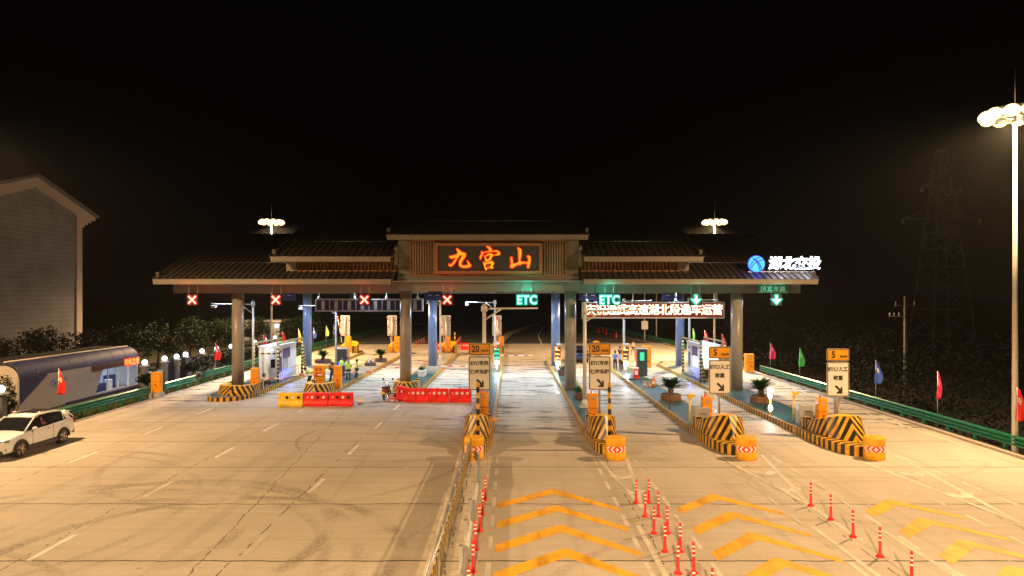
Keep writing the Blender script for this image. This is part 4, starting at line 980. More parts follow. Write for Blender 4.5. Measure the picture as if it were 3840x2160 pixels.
for x, y, lb in ((9.72, 35.2, 'grey control cabinet behind the block on the squirrel island'), (15.42, 36.0, 'grey control cabinet behind the block nearest the guardrail')):
    t = thing('control_cabinet', lb, 'cabinet', (x, y, .26), 0, 'grey control cabinets'); MB().box(-.36, .36, -.3, .3, .0, 1.05).build('body', M_['greyp'], t, bevel=.02); MB().box(-.1, .22, -.315, -.301, .72, .76).build('handle', M_['black'], t)
t = thing('lane_camera_box', 'white camera housing on the outer island behind the 5 km/h sign', 'camera', (16.85, 35.4, .26)); MB().box(-.12, .12, -.12, .12, 0, 3.2).build('column', M_['greyp'], t, bevel=.02); MB().box(-.2, .2, -.35, .2, 1.55, 1.75).build('camera_head', M_['whitep'], t, bevel=.03)
t = thing('lane_camera_box', 'white camera housing beside the sign pole on the squirrel island', 'camera', (10.75, 37.0, .26)); MB().box(-.09, .09, -.09, .09, 0, 1.5).build('column', M_['greyp'], t, bevel=.02); MB().box(-.3, .2, -.3, .25, 1.1, 1.6).build('camera_head', M_['whitep'], t, bevel=.05)
for x, y, lb in ((9.0+.35, 40.5, 'thin black post on the squirrel island kerb'), (14.9, 40.2, 'thin black post on the outer island beside the glaring sensor')):
    tag(MB().box(-.02, .02, -.02, .02, 0, .95).box(-.06, .06, -.06, .06, 0, .02).build('marker_post', M_['black'], None, (x, y, .27)), lb, 'post', 'thin black posts')
t = thing('fallen_cone', 'orange cone lying behind the median block', 'traffic cone', (-1.35, 36.6, .35), 0); o = MB().cyl((0, 0, 0), (.6, .1, .05), .16, .03, n=16).build('cone', M_['orange'], t); MB().box(-.03, .0, -.2, .2, -.15, .25).build('cone_base', M_['orange'], t)

# camera gantry poles
def cam_pole(x, y, z, dx, label, r=.09, za=None, cam_=True, mat='polew'):
    t = thing('camera_pole', label, 'pole', (x, y, .26), 0, 'pole arms carrying lane cameras')
    za = z if za is None else za
    MB().cyl((0, 0, 0), (0, 0, z), r, r*.85, n=14).cyl((0, 0, 0), (0, 0, .05), r*2.8, n=12).cyl((0, 0, .05), (0, 0, .5), r*1.9, r, n=8).build('shaft', M_[mat], t)
    if dx:
        MB().cyl((0, 0, za-.25), (dx, 0, za-.22), r*.55, r*.35, n=10).cyl((0, 0, za-.95), (dx*.32, 0, za-.25), r*.4, n=8).cyl((0, 0, za-.42), (0, 0, za-.08), r*1.5, n=12).build('arm', M_[mat], t)
        if cam_: MB().box(dx*.93-.16, dx*.93+.16, -.2, .15, za-.52, za-.36).cyl((dx*.93, 0, za-.4), (dx*.93, 0, za-.2), .03, n=6).build('camera_head', M_['whitep'], t, bevel=.02)
    return t
cam_pole(-19.72, 52.0, 6.35, -3.2, 'camera pole with an arm reaching behind the outer column')
cam_pole(-13.75, 53.3, 6.2, -2.9, 'camera pole with an arm before the unlit message board', .085)
cam_pole(-7.5, 71.5, 6.4, -1.4, 'thin camera pole beside the red cross over the barriers', .09)
cam_pole(-1.6, 63.8, 6.35, -2.8, 'camera pole with a green lit arm over the lane of red barriers', .09)
cam_pole(-1.65, 40.5, 6.3, 3.2, 'thick camera pole behind the ETC sign with an arm under the green ETC', .125, 6.25, False)
cam_pole(4.42, 41.5, 6.35, 3.3, 'thick camera pole with an arm crossing the red message board', .125, 6.1, False)
cam_pole(10.3, 62.8, 6.5, 2.6, 'thin bluish pole beside the lane display near the men in blue', .11); cam_pole(15.9, 61.2, 6.6, 2.6, 'thin bluish pole behind the right booth roof', .11)
for x, y, h, lb in ((20.6, 106.0, 8, 'thin distant pole carrying a small white box'), (23.0, 108.7, 9, 'thin distant pole beyond the road bend')):
    t = thing('distant_pole', lb, 'pole', (x, y, -.2), 0); MB().cyl((0, 0, 0), (0, 0, h), .11, .08, n=8).build('shaft', M_['polew'], t)
    if 'box' in lb: MB().box(-.5, .5, -.2, .2, 1.9, 3.2).build('control_box', M_['whitep'], t, bevel=.03)

# ------------------------------------------------------------------ toll booths with guard frames
def booth(x, y, label, lit, s):
    """s = +1: window side faces +X, -1: faces -X"""
    t = thing('toll_booth', label, 'toll booth', (x, y, .26), 0, 'white toll booths')
    w2, L, h = .74, 4.6, 2.75
    sh = MB().box(-w2, w2, 0, L, .05, h); sh.build('shell', M_['whitep'], t, bevel=.03)
    MB().box(-w2-.08, w2+.08, -.1, L+.1, h, h+.1).build('roof', M_['whitep'], t, bevel=.02)
    MB().box(-w2-.02, w2+.02, -.02, L+.02, 0, .05).build('plinth', M_['greyp'], t)
    # end facing the camera: door or lit window
    if not lit:
        d = MB().box(-.08, .62, -.04, -.005, .08, 2.1).build('door', M_['whitep'], t, bevel=.01)
        MB().box(.22, .56, -.055, -.041, 1.15, 1.8).build('window_pane', M_['glass'], d, bevel=.005); MB().box(.0, .05, -.08, -.041, 1.0, 1.12).build('handle', M_['chrome'], d)
        MB().box(-w2, w2, -.03, -.005, 2.2, 2.3).build('striped_strip', M_['pole_str2'], t)
    else:
        MB().box(-w2+.1, w2-.1, -.03, -.005, 1.0, 2.45).build('lit_window', E_['room'], t, bevel=.01); MB().box(-w2+.05, w2-.05, -.045, -.03, 1.55, 1.62).build('window_bar', M_['greyp'], t)
        MB().box(-w2+.05, w2-.05, -.05, -.005, .1, .85).build('lower_panel', M_['black'], t)
    # long side
    X = s*w2
    def side(a, b, y0, y1, z0, z1, m, nm, bevel=0): return MB().box(min(X+s*a, X+s*b), max(X+s*a, X+s*b), y0, y1, z0, z1).build(nm, m, t, bevel=bevel)
    side(.003, .03, .35 if s > 0 else L-1.2, .95 if s > 0 else L-.6, .75, 2.45, M_['bluep'], 'blue_panel')
    em = MB().cyl((X+s*.03, .65 if s > 0 else L-.9, 2.1), (X+s*.045, .65 if s > 0 else L-.9, 2.1), .17, n=18); em.build('emblem', M_['refl'], t)
    side(.003, .035, 1.2, 2.9, 1.75, 2.55, M_['bluep'], 'upper_blue_panel'); side(.003, .06, 1.3, 2.3, .9, 1.75, E_['room'] if lit else pbr('booth_glass', (.35, .42, .4), .1), 'side_window', .01)
    rl = MB()
    for yy in [i*.45 for i in range(11)]: rl.cyl((X+s*.22, yy, 0), (X+s*.22, yy, .95), .018, n=6)
    for z in (.95, .5): rl.cyl((X+s*.22, 0, z), (X+s*.22, L, z), .018, n=6)
    rl.build('railing', M_['greyp'], t)
    MB().cyl((X+s*.2, .9, .52), (X+s*.2, 1.65, .6), .035, n=8).cyl((X+s*.2, 1.75, .62), (X+s*.2, 2.4, .7), .03, n=8).build('led_strip', E_['strip'], t)
    ld = bpy.data.lights.new('strip_light', 'POINT'); ld.energy = 26; ld.color = (.05, .08, 1); ld.shadow_soft_size = .03
    lo = bpy.data.objects.new('strip_light', ld); COL.objects.link(lo); lo.parent = t; lo.location = (X+s*.55, 1.4, .35)
    ld = bpy.data.lights.new('booth_light', 'POINT'); ld.energy = 26 if lit else 20; ld.color = (.85, .92, 1); ld.shadow_soft_size = .04
    lo = bpy.data.objects.new('booth_light', ld); COL.objects.link(lo); lo.parent = t; lo.location = (0, -.75, 2.5)
    return t
def guard(x0, x1, y0, y1, brace_near, label):
    t = thing('guard_frame', label, 'guard frame', (0, 0, .26), 0, 'striped guard frames round the booths')
    for x in (x0, x1):
        for y in (y0, y1): MB().cyl((x, y, 0), (x, y, 3.05), .09, n=12).build('post', M_['pole_str2'], t)
        MB().cyl((x, y0-.1, 3.08), (x, y1+.1, 3.08), .085, n=12).build('rail', M_['pole_str2'], t)
        yb = y0 if brace_near else y1; o = -1.2 if brace_near else 1.2
        MB().cyl((x, yb+o*.08, 2.5), (x+.0, yb+o, .05), .075, n=12).build('brace', M_['pole_str2'], t)
        MB().box(x-.2, x+.2, yb-.25, yb+.25, 0, .04).build('foot', M_['black'], t)
booth(-18.97, 53.1, 'white booth with a door, on the island by the seated man', False, 1)
booth(15.9, 54.6, 'white booth with a glaring lit window behind the 5 km/h sign', True, -1)
guard(-19.9, -18.02, 52.6, 58.6, False, 'striped guard frame round the booth by the seated man')
guard(14.95, 16.85, 54.1, 59.7, True, 'striped guard frame round the booth with the lit window')

# ------------------------------------------------------------------ plants
def leafmesh(name, mat, parent, rnd, blobs, n, size, loc=None):
    """leaf faces spread through several ellipsoid clumps, denser to the outside"""
    mb = MB(); tot = sum(b[3]**2 for b in blobs)
    for bx, by, bz, br in blobs:
        for i in range(int(n*br*br/tot)):
            while True:
                d = Vector((rnd.gauss(0, 1), rnd.gauss(0, 1), rnd.gauss(0, 1)))
                if d.length > .01: break
            d.normalize(); rr_ = br*(.55+.5*rnd.random()**.7)*(1+.18*sin(d.x*5+bx)+.14*sin(d.z*7+by*3)); p = Vector((bx, by, bz))+Vector((d.x, d.y, d.z*.85))*rr_
            u = Vector((rnd.gauss(0, 1), rnd.gauss(0, 1), rnd.gauss(0, .7))).normalized(); v = u.cross(Vector((rnd.gauss(0, 1), rnd.gauss(0, 1), rnd.gauss(0, 1)))).normalized()
            s = size*(.6+.8*rnd.random())
            mb.add([p-u*s, p+v*s*.45, p+u*s, p-v*s*.45], [(0, 1, 2, 3)])
    return mb.build(name, mat, parent, loc)
def tree(x, y, h, r, label, seed, mat='leaf', n=2600, z=-.05, grp='broad-leaved trees behind the fence', name='leafy_tree', size=.12):
    rnd = random.Random(seed); t = thing(name, label, 'tree', (x, y, z), 0, grp)
    tr = MB().cyl((0, 0, 0), (.1, .05, h*.45), .12, .08, n=10)
    blobs = []
    for i in range(7):
        a = rnd.uniform(0, 2*pi); q = rnd.uniform(.2, .75)*r; zz = h*rnd.uniform(.42, .82); tr.cyl((.1, .05, h*.35), (q*cos(a), q*sin(a), zz), .05, .02, n=6); blobs.append((q*cos(a), q*sin(a), zz, r*rnd.uniform(.36, .6)))
    blobs.append((0, 0, h*.82, r*.45))
    tr.build('trunk', M_['bark'], t); leafmesh('crown', M_[mat], t, rnd, blobs, n, size); return t
def bush(x, y, h, r, label, seed, mat='leaf', n=1300, grp='shrubs on the verge', z=-.05, size=.09):
    rnd = random.Random(seed); t = thing('shrub', label, 'shrub', (x, y, z), 0, grp); st = MB(); blobs = []
    for i in range(6):
        a = rnd.uniform(0, 2*pi); q = rnd.uniform(.1, .6)*r; zz = h*rnd.uniform(.3, .75); st.cyl((0, 0, 0), (q*cos(a), q*sin(a), zz), .03, .01, n=5); blobs.append((q*cos(a), q*sin(a), zz, r*rnd.uniform(.4, .6)))
    st.build('stem', M_['bark'], t); leafmesh('foliage', M_[mat], t, rnd, blobs, n, size); return t
specs = [(-33.5, 60.5, 4.6, 2.2, 'round tree next to the end of the kiosk'), (-34, 65.5, 4.8, 2.2, 'tall tree above the gate pillars'), (-33.5, 71, 5.0, 2.3, 'highest leafy tree behind the grey gate'), (-33.2, 76.5, 4.6, 2.1, 'leafy tree behind the globe lamp and the thin red flag'),
         (-34, 83, 4.6, 2.2, 'leafy tree behind the outer column'), (-34.2, 92, 4.2, 2.2, 'tree between the outer column and the booth')]
for i, (x, y, h, r_, lb) in enumerate(specs): tree(x, y, h, r_, lb, 11+i)
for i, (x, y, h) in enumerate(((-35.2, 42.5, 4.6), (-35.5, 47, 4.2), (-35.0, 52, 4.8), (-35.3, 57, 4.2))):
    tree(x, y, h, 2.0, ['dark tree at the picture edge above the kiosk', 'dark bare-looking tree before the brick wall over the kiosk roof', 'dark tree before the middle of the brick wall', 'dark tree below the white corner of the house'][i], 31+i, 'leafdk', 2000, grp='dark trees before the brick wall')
for i, (x, y, h) in enumerate(((-30, 97, 3.6), (-31, 104, 4.2), (-30.5, 112, 4.6), (-31.5, 121, 5.0), (-30, 131, 5.2), (-28, 142, 5.0), (-25, 154, 4.6))):
    tree(x, y, h, 2.9, f'dim bushy tree along the far guardrail, {ORD[i]} from the green flag', 51+i, 'leaf', 2200, grp='bushy trees along the far guardrail', size=.2)
for i, (x, y, h, r_, lb) in enumerate(((-29.6, 39.2, 2.5, 1.5, 'leafy shrub at the near end of the kiosk beside the white car'), (-26.9, 50.6, 1.5, .8, 'shrub behind the orange machine at the guardrail gap'), (-27.5, 58.7, 1.7, .9, 'shrub under the unlit globe pillar'), (-27.2, 64.5, 1.5, 1.0, 'shrub below the thin red flag'),
                                      (-27.2, 69.5, 1.6, 1.2, 'low shrub left of the outer column'), (-27.4, 75, 1.6, 1.2, 'low shrub behind the booth roof'), (-27.2, 81, 1.4, 1.2, 'low shrub by the yellow flag'), (-27.3, 87, 1.4, 1.2, 'low shrub between the blue and the lime flags'), (-29.8, 61, 2.3, 1.3, 'taller shrub behind the gate'), (-28.6, 36.2, 2.0, 1.3, 'shrub below the globe lamp at the picture edge'))):
    bush(x, y, h, r_, lb, 71+i)
# woods beyond the guardrail (one dark mass)
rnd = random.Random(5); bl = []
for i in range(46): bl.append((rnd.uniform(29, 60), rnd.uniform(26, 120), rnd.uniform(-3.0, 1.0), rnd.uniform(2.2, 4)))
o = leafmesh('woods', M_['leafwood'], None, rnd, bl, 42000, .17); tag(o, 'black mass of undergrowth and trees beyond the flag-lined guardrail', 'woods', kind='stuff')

for i, (y, h) in enumerate(((61.2, 1.7), (66.8, 1.8), (71.6, 1.7), (77.2, 1.8), (84, 1.8), (89.5, 1.6))):
    bush(-27.6, y, h, 1.25, f'dark shrub before the fence pillars, {ORD[i]} counting from the gate', 171+i, 'leafdk', 1100, 'dark shrubs before the fence')
def cycad(x, y, label, z=.26, s=1.0, seed=1, pr=.55):
    rnd = random.Random(seed); t = thing('potted_cycad', label, 'potted palm', (x, y, z), rnd.uniform(0, 6), 'cycads in round planters'); t.scale = (s, s, s)
    MB().lathe([(pr, 0), (pr, .3), (pr-.08, .31), (pr-.09, .26), (.0001, .26)], 12, sm=False).build('planter', M_['pot'] if y < 55 else M_['potd'], t)
    MB().lathe([(.17, .26), (.15, .4), (.17, .5), (.12, .62), (.0001, .66)], 12).build('trunk', M_['bark'], t)
    mb = MB(); n = 46
    for i in range(n):
        a = 2*pi*i/n*2.4+rnd.uniform(-.1, .1); el = radians(rnd.uniform(14, 80)); L = rnd.uniform(.78, .95); prev = None
        for k in range(9):
            q = k/8; rr_ = L*q*cos(el*(1-.35*q)); zz = .6+L*q*sin(el)-.24*q*q*L; p = Vector((rr_*cos(a), rr_*sin(a), zz))
            if prev is not None:
                d = (p-prev).normalized(); sd = Vector((-sin(a), cos(a), 0)); mb.cyl(prev, p, .008, n=3, caps=False)
                for m in range(4):
                    b = prev.lerp(p, m/4); ll = .21*sin(pi*min(1, .12+q*.86))+.02
                    for sg in (-1, 1):
                        tip = b+sd*sg*ll*.9+d*ll*.45+Vector((0, 0, .03*ll)); mb.add([b, b+d*.034, tip], [(0, 1, 2)])
            prev = p
    mb.build('crown', M_['palm'], t); return t
cycad(10.35, 44.5, 'potted cycad in a round planter on the squirrel island', s=1.2, seed=2)
cycad(15.9, 43.6, 'potted cycad in a round planter beside the outer column', s=1.2, seed=3)
cycad(-18.95, 68.5, 'potted cycad on the booth island seen left of the payment machine', s=1.1, seed=4, pr=.75)
cycad(-13.35, 69.5, 'potted cycad on the island of the workers, beside the central column', s=1.1, seed=5)
def planter(x, y, w_, d, h, mat, label, pale=False, seed=1):
    rnd = random.Random(seed); t = thing('flower_box', label, 'planter', (x, y, .26), 0, 'flower boxes on the islands')
    MB().box(-w_/2, w_/2, -d/2, d/2, 0, h).build('box', mat, t, bevel=.015)
    leafmesh('plants', M_['palm'], t, rnd, [(rnd.uniform(-w_*.3, w_*.3), rnd.uniform(-d*.35, d*.35), h+.12, .17) for _ in range(6)], 420, .05); return t
planter(4.38, 45.3, .45, 1.6, .42, M_['potd'], 'long planter with leafy plants at the foot of the column between ETC lanes', seed=1)
planter(4.3, 57.9, .7, .9, .5, M_['potd'], 'dark square planter beside the glaring lamp at the blue column', seed=2)
planter(-7.55, 57.5, .55, 1.4, .5, M_['potw'], 'pale planter with a white front on the island of the central column', seed=3)
planter(-1.5, 39.0, .4, .8, .5, M_['potd'], 'small dark planter behind the median sign', seed=4)
planter(-13.6, 65.6, 1.0, .6, .28, M_['potd'], 'low dark trough holding the rabbit figurines', seed=5)
planter(-8.2, 72.5, .5, .9, .7, M_['potd'], 'dark planter beside the thin pole behind the blue column', seed=6)
# figurines
def figurine(x, y, h, mat, label, ears='short', z=.26, rz=0):
    t = thing('garden_figurine', label, 'figurine', (x, y, z), rz, 'garden animal figurines')
    k = h
    b = MB().sphere((0, 0, .25*k), .22*k, 12, 8, 1.15).sphere((0, -.05*k, .5*k), .15*k, 12, 8, 1.2); b.sphere((0, -.1*k, .74*k), .135*k, 12, 8).sphere((0, -.22*k, .72*k), .06*k, 8, 6)
    for s in (-1, 1):
        b.cyl((s*.08*k, -.1*k, .82*k), (s*.1*k, -.07*k, (1.0 if ears == 'short' else 1.2)*k), .045*k, .01, n=8)
        b.cyl((s*.1*k, -.12*k, .5*k), (s*.07*k, -.2*k, .38*k), .04*k, .03*k, n=8); b.sphere((s*.12*k, -.14*k, .05*k), .08*k, 8, 6, .7)
    b.build('body', M_[mat], t)
    MB().sphere((0, -.14*k, .38*k), .12*k, 10, 7, 1.3).build('belly', M_['refl'], t)
    if ears == 'short': MB().cyl((0, .18*k, .1*k), (.02, .34*k, .45*k), .07*k, .13*k, n=10).sphere((.02, .34*k, .5*k), .14*k, 10, 8, 1.2).build('tail', M_[mat], t)
figurine(9.75, 50.3, .55, 'terra', 'small tan squirrel figurine, the one nearest the kerb'); figurine(10.1, 50.1, .5, 'terra', 'small tan squirrel figurine in the middle of the three', rz=.4); figurine(10.5, 50.6, .8, 'terra', 'tallest tan squirrel figurine beside the two small ones', rz=-.3)
figurine(-13.75, 65.5, .6, 'potw', 'grey rabbit figurine in the low trough', 'long', .5); figurine(-13.35, 65.5, .7, 'pink', 'pink long-eared rabbit figurine in the low trough', 'long', .5)
# fire extinguisher box
t = thing('fire_extinguisher_stand', 'red extinguisher stand with a white notice before the dark payment machine', 'extinguisher stand', (10.05, 55.3, .26)); MB().box(-.24, .24, -.16, .16, 0, .18).box(-.2, .2, -.12, .12, .18, .8).build('case', M_['redpost'], t, bevel=.02)
MB().box(-.13, .13, -.135, -.121, .35, .7).build('notice', M_['refl'], t); MB().box(-.22, .22, -.1, .1, .8, .95).build('cloth', M_['white'], t, bevel=.04)
tag(MB().box(-1.2, 1.5, -.05, .05, 0, .06).build('floor_pipe', pbr('dark_green_pipe', (.01, .05, .03), .4), None, (9.95, 54.9, .26)), 'dark green pipe lying across the squirrel island', 'pipe')

# ------------------------------------------------------------------ flags
f0 = {}
def flag(x, y, mat, label, h=3.0, rz=0, z=0, seed=1):
    rnd = random.Random(seed); t = thing('flag', label, 'flag', (x, y, z), rz, 'flags along the guardrails')
    MB().cyl((0, 0, -.3), (0, 0, h), .018, n=8).build('pole', M_['steel'], t)
    mb = MB(); nx, nz_ = 12, 14; Hh = 1.45; vs = []
    for j in range(nz_+1):
        q = j/nz_; wdt = .1+.42*min(1, q*1.6)*(1-.35*max(0, q-.75)*2)
        for i in range(nx+1):
            u = i/nx; amp = .07*q
            vs.append((.02+(u-.25*q)*wdt, amp*sin(u*9+q*2+seed)+.03*sin(u*17+seed), h-.04-Hh*q-.22*u*(1-q)*(.6+.3*sin(seed))))
    fs = [(j*(nx+1)+i, j*(nx+1)+i+1, (j+1)*(nx+1)+i+1, (j+1)*(nx+1)+i) for j in range(nz_) for i in range(nx)]
    mb.add(vs, fs, sm=True); c = mb.build('cloth', M_[mat], t)
    s = c.modifiers.new('thick', 'SOLIDIFY'); s.thickness = .006
    sel = []; m2 = MB()
    for j in range(nz_):
        for i in range(nx):
            cx_, cz_ = (i+.5)/nx, (j+.5)/nz_
            if (cx_-.42)**2+(1.9*(cz_-.36))**2 < .045: 
                f_ = fs[j*nx+i]; m2.add([(vs[a][0], vs[a][1]-.009, vs[a][2]) for a in f_], [(0, 1, 2, 3)])
    if m2.v: m2.build('emblem', M_['femb'], t)
    return t
for i, (x, y, m, lb) in enumerate(((-25.3, 38.1, 'fred', 'red flag before the grey kiosk side, beside the white car'), (-25.2, 58, 'fred', 'red flag in front of the small globe lamps'), (-25.2, 62.2, 'fred', 'red flag half hidden by the outer column'), (-25.4, 69.7, 'fcrim', 'small crimson flag over the booth roof'),
                                   (-25.2, 74.9, 'fred', 'small red flag beside the distant mast pole'), (-25.0, 80, 'fyel', 'yellow flag by the striped guard frame'), (-25.3, 86.9, 'fblue', 'blue flag next to the blue column'), (-24.9, 91.4, 'flime', 'lime green flag before the far guardrail'), (-25.1, 96, 'fblue', 'small blue flag behind the camera pole'),
                                   (22.2, 83.8, 'fgreen', 'green flag standing above the right-hand booth'), (22.2, 78.7, 'fcrim', 'crimson flag between two thin poles above the lit booth'), (22.0, 71.5, 'fcrim', 'crimson flag over the guard frame end'), (22.3, 58.9, 'fcrim', 'pink-red flag spread beside the far guardrail end'), (22.3, 52.9, 'fgreen', 'green flag alone above the guardrail'),
                                   (22.75, 42.7, 'fblue', 'blue flag beside the 5 km/h sign nearest the guardrail'), (22.75, 36.5, 'fcrim', 'crimson flag with a pale emblem above the near guardrail'), (22.35, 30.2, 'fred', 'large red flag at the foot of the floodlight mast'))):
    flag(x, y, m, lb, 3.0, [0, .3, -.2, .5, 0, -.4][i % 6], 0, i+1)

# ------------------------------------------------------------------ guardrails
def rail(name, label, P, zt=.86, step=2.0, side=1, cat='guardrail', mat='green', endcap=True):
    t = thing(name, label, cat, (P[0][0], P[0][1], 0), 0, 'green guardrails'); o = Vector(P[0])
    sec = [(0, .0), (.07, -.05), (.07, -.11), (0, -.17), (.07, -.23), (.07, -.28), (0, -.34), (.07, -.40), (.07, -.45), (0, -.5)]
    V = [Vector(p)-o for p in P]; vs = []; fs = []
    for i, p in enumerate(V):
        d = (V[min(i+1, len(V)-1)]-V[max(i-1, 0)]).normalized(); nrm = Vector((-d.y, d.x))*side
        for a, b in sec: vs.append((p.x+nrm.x*a, p.y+nrm.y*a, zt+b))
    n = len(sec)
    for i in range(len(V)-1):
        for k in range(n-1): fs.append((i*n+k, i*n+k+1, (i+1)*n+k+1, (i+1)*n+k))
    b = MB().add(vs, fs).build('beam', M_[mat], t); s = b.modifiers.new('thick', 'SOLIDIFY'); s.thickness = .012
    acc = 0; cnt = 0
    for a, c in zip(V, V[1:]):
        L = (c-a).length; d = (c-a).normalized(); nrm = Vector((-d.y, d.x))*side
        while acc < L and cnt < 98:
            p = a+d*acc-nrm*.09; MB().box(-.05, .05, -.07, .07, -.3, zt-.06).build('post', M_[mat], t, (p.x, p.y, 0)); acc += step; cnt += 1
        acc -= L
    return t
rail('guardrail', 'long green guardrail lined with flags on the far side of the over-wide lane', [(22.45, 17), (22.4, 24), (22.3, 31), (22.1, 44), (22.0, 60.5)], side=1)
rail('guardrail', 'green guardrail behind the right-hand booth curving with the road', [(21.9, 63.8), (22, 80), (22, 92), (21.3, 104), (19.4, 122), (16.2, 137), (16.2, 150)], side=1, step=3)
rail('guardrail', 'green guardrail in front of the kiosk beside the white car', [(-24.85, 33.5), (-24.8, 38), (-24.7, 46.6)], side=-1)
rail('guardrail', 'short green guardrail between the orange machine and the gate', [(-24.6, 48.4), (-24.6, 53.0)], side=-1)
rail('guardrail', 'green guardrail running from the gate past the outer column into the distance', [(-25.0, 55.6), (-25.1, 75), (-25.4, 92), (-25.2, 110), (-24.0, 135), (-20, 152), (-12, 172)], side=-1, step=2.5)

# median guardrail toward the camera: striped boards and a shiny beam
t = thing('median_guardrail', 'steel median guardrail with striped boards running up to the orange barrel', 'guardrail', (0, 0, 0))
mb = MB(); y = 29.3
strp = MB(); u = 0
pts = [(-1.72, 29.2), (-1.78, 24), (-1.82, 19), (-1.86, 12)]
mb.cyl((-1.74, 29.2, .94), (-1.86, 12, .94), .026, n=8).cyl((-1.92, 28.2, .55), (-2.02, 12, .55), .035, n=8)
mb.build('rail', M_['steel'], t)
strp.add([(-1.70, 29.0, .40), (-1.80, 12, .40), (-1.80, 12, .88), (-1.70, 29.0, .88)], [(0, 1, 2, 3)], [[(0, 0), (17, .0), (17, .46), (0, .46)]])
sb = strp.build('striped_board', stripes('striped_board_paint', (.75, .5, .08), (.05, .04, .03), 'chev', .5, 1.0, .5, rough=.4), t)
q = sb.modifiers.new('thick', 'SOLIDIFY'); q.thickness = .02
y = 28.6
while y > 12: MB().box(-1.9, -1.76, y-.07, y+.07, 0, .86).build('post', M_['steel'], t); y -= 2
t = thing('median_beam', 'bent shiny steel beam beside the striped median boards', 'guardrail', (0, 0, 0))
def beamrow(P, mat, nm, sol=.012):
    sec = [(0, .0), (.07, -.05), (.07, -.12), (0, -.17), (.07, -.22), (.07, -.29), (0, -.34)]; vs = []; fs = []; n = len(sec)
    for x, y, z in P:
        for a, b in sec: vs.append((x+a, y, z+b))
    for i in range(len(P)-1):
        for k in range(n-1): fs.append((i*n+k, i*n+k+1, (i+1)*n+k+1, (i+1)*n+k))
    b = MB().add(vs, fs).build(nm, mat, t); s = b.modifiers.new('thick', 'SOLIDIFY'); s.thickness = sol
beamrow([(-1.62, 28.2, .72), (-1.38, 27.3, .78), (-1.3, 26.0, .78), (-1.24, 24.6, .66), (-1.24, 23.9, .6)], M_['steel'], 'bent_beam')
for i in range(6):
    y0 = 23.7-i*2.0; beamrow([(-1.24+.01*i, y0, .58), (-1.24+.01*i, y0-1.86, .58)], M_['steel'] if i % 2 else M_['whitep'], 'beam_section')
    MB().box(-1.38, -1.27, y0-.06, y0+.06, 0, .6).build('post', M_['steel'], t)

# ------------------------------------------------------------------ fence with globe lamps
g0 = None
GL = [(-28.3, 37.8, 'at the picture edge above the white car'), (-28.3, 52.6, 'against the end wall of the kiosk'), (-28.4, 55.8, 'on the near pillar of the dark gate'), (-28.3, 57.6, 'between the two gate pillars'), (-28.5, 59.6, 'on the far pillar of the dark gate'), (-28.7, 63.2, 'half hidden by shrubs beyond the gate'), (-28.6, 66.1, 'behind the thin red flag'),
      (-28.4, 69.0, 'next to the outer column'), (-28.3, 75.1, 'beside the striped guard frame post'), (-28.6, 79, 'above the booth roof corner'), (-28.7, 82.7, 'above the booth roof by the distant mast')]
for x, y, lb in GL:
    if g0 is None:
        g0 = thing('globe_lamp', 'white globe lamp on a square pillar '+lb, 'lamp', (x, y, -.05), 0, 'globe lamps along the fence')
        MB().box(-.2, .2, -.2, .2, 0, 1.6).build('pillar', M_['pillar'], g0, bevel=.02); MB().box(-.27, .27, -.27, .27, 1.6, 1.68).box(-.23, .23, -.23, .23, 1.68, 1.74).build('cap', M_['greyp'], g0, bevel=.02)
        MB().sphere((0, 0, 1.93), .2, 20, 14).build('globe', E_['globe'], g0)
        ld = bpy.data.lights.new('globe_light', 'POINT'); ld.energy = 3; ld.color = (.9, .95, 1); ld.shadow_soft_size = .03
        lo = bpy.data.objects.new('globe_light', ld); COL.objects.link(lo); lo.parent = g0; lo.location = (.0, 0, 2.35)
    else: dup(g0, (x, y, -.05), 0, 'white globe lamp on a square pillar '+lb)
t = thing('fence', 'low grey fence wall running between the globe lamp pillars', 'fence', (0, 0, 0)); fm = MB().box(-28.75, -28.6, 60.1, 96, -.05, .5); 
y = 60.2
while y < 96: fm.box(-28.7, -28.66, y, y+.03, .5, 1.35); y += .16
fm.box(-28.71, -28.65, 60.1, 96, 1.3, 1.34); fm.build('panel', M_['greyp'], t)
t = thing('gate', 'dark solid gate with a small yellow plate between two lamp pillars', 'gate', (0, 0, 0)); MB().box(-28.5, -28.42, 56.1, 59.3, .05, 1.7).build('leaf_panel', M_['dark'], t); MB().box(-28.41, -28.39, 57.6, 58.5, 1.0, 1.35).build('plate', M_['signy'], t)
t = thing('wall', 'short low wall between the kiosk end and the gate', 'wall', (0, 0, 0)); MB().box(-28.6, -28.35, 52.9, 55.5, -.05, .95).build('wall_body', M_['bwhite'], t, bevel=.02); MB().box(-28.64, -28.31, 52.9, 55.5, .95, 1.02).build('coping', M_['greyp'], t)
# small service building beyond
t = thing('service_hut', 'small pale flat-roofed hut beyond the fence between column and booth', 'building', (-36, 99, 0)); MB().box(-3, 3, -2, 3, -.05, 3.2).build('wall', M_['greyp'], t); MB().box(-3.3, 3.3, -2.3, 3.3, 3.2, 3.45).build('roof', M_['whitep'], t); MB().box(1.2, 2.1, -2.04, -2.0, 0, 2.1).build('door', M_['bluep'], t); MB().box(2.4, 2.8, -2.3, -2.05, 2.5, 2.8).build('wall_lamp', E_['globe'], t); MB().box(-2.2, -.4, -2.04, -2.0, 1.1, 2.2).build('window', M_['glass'], t)

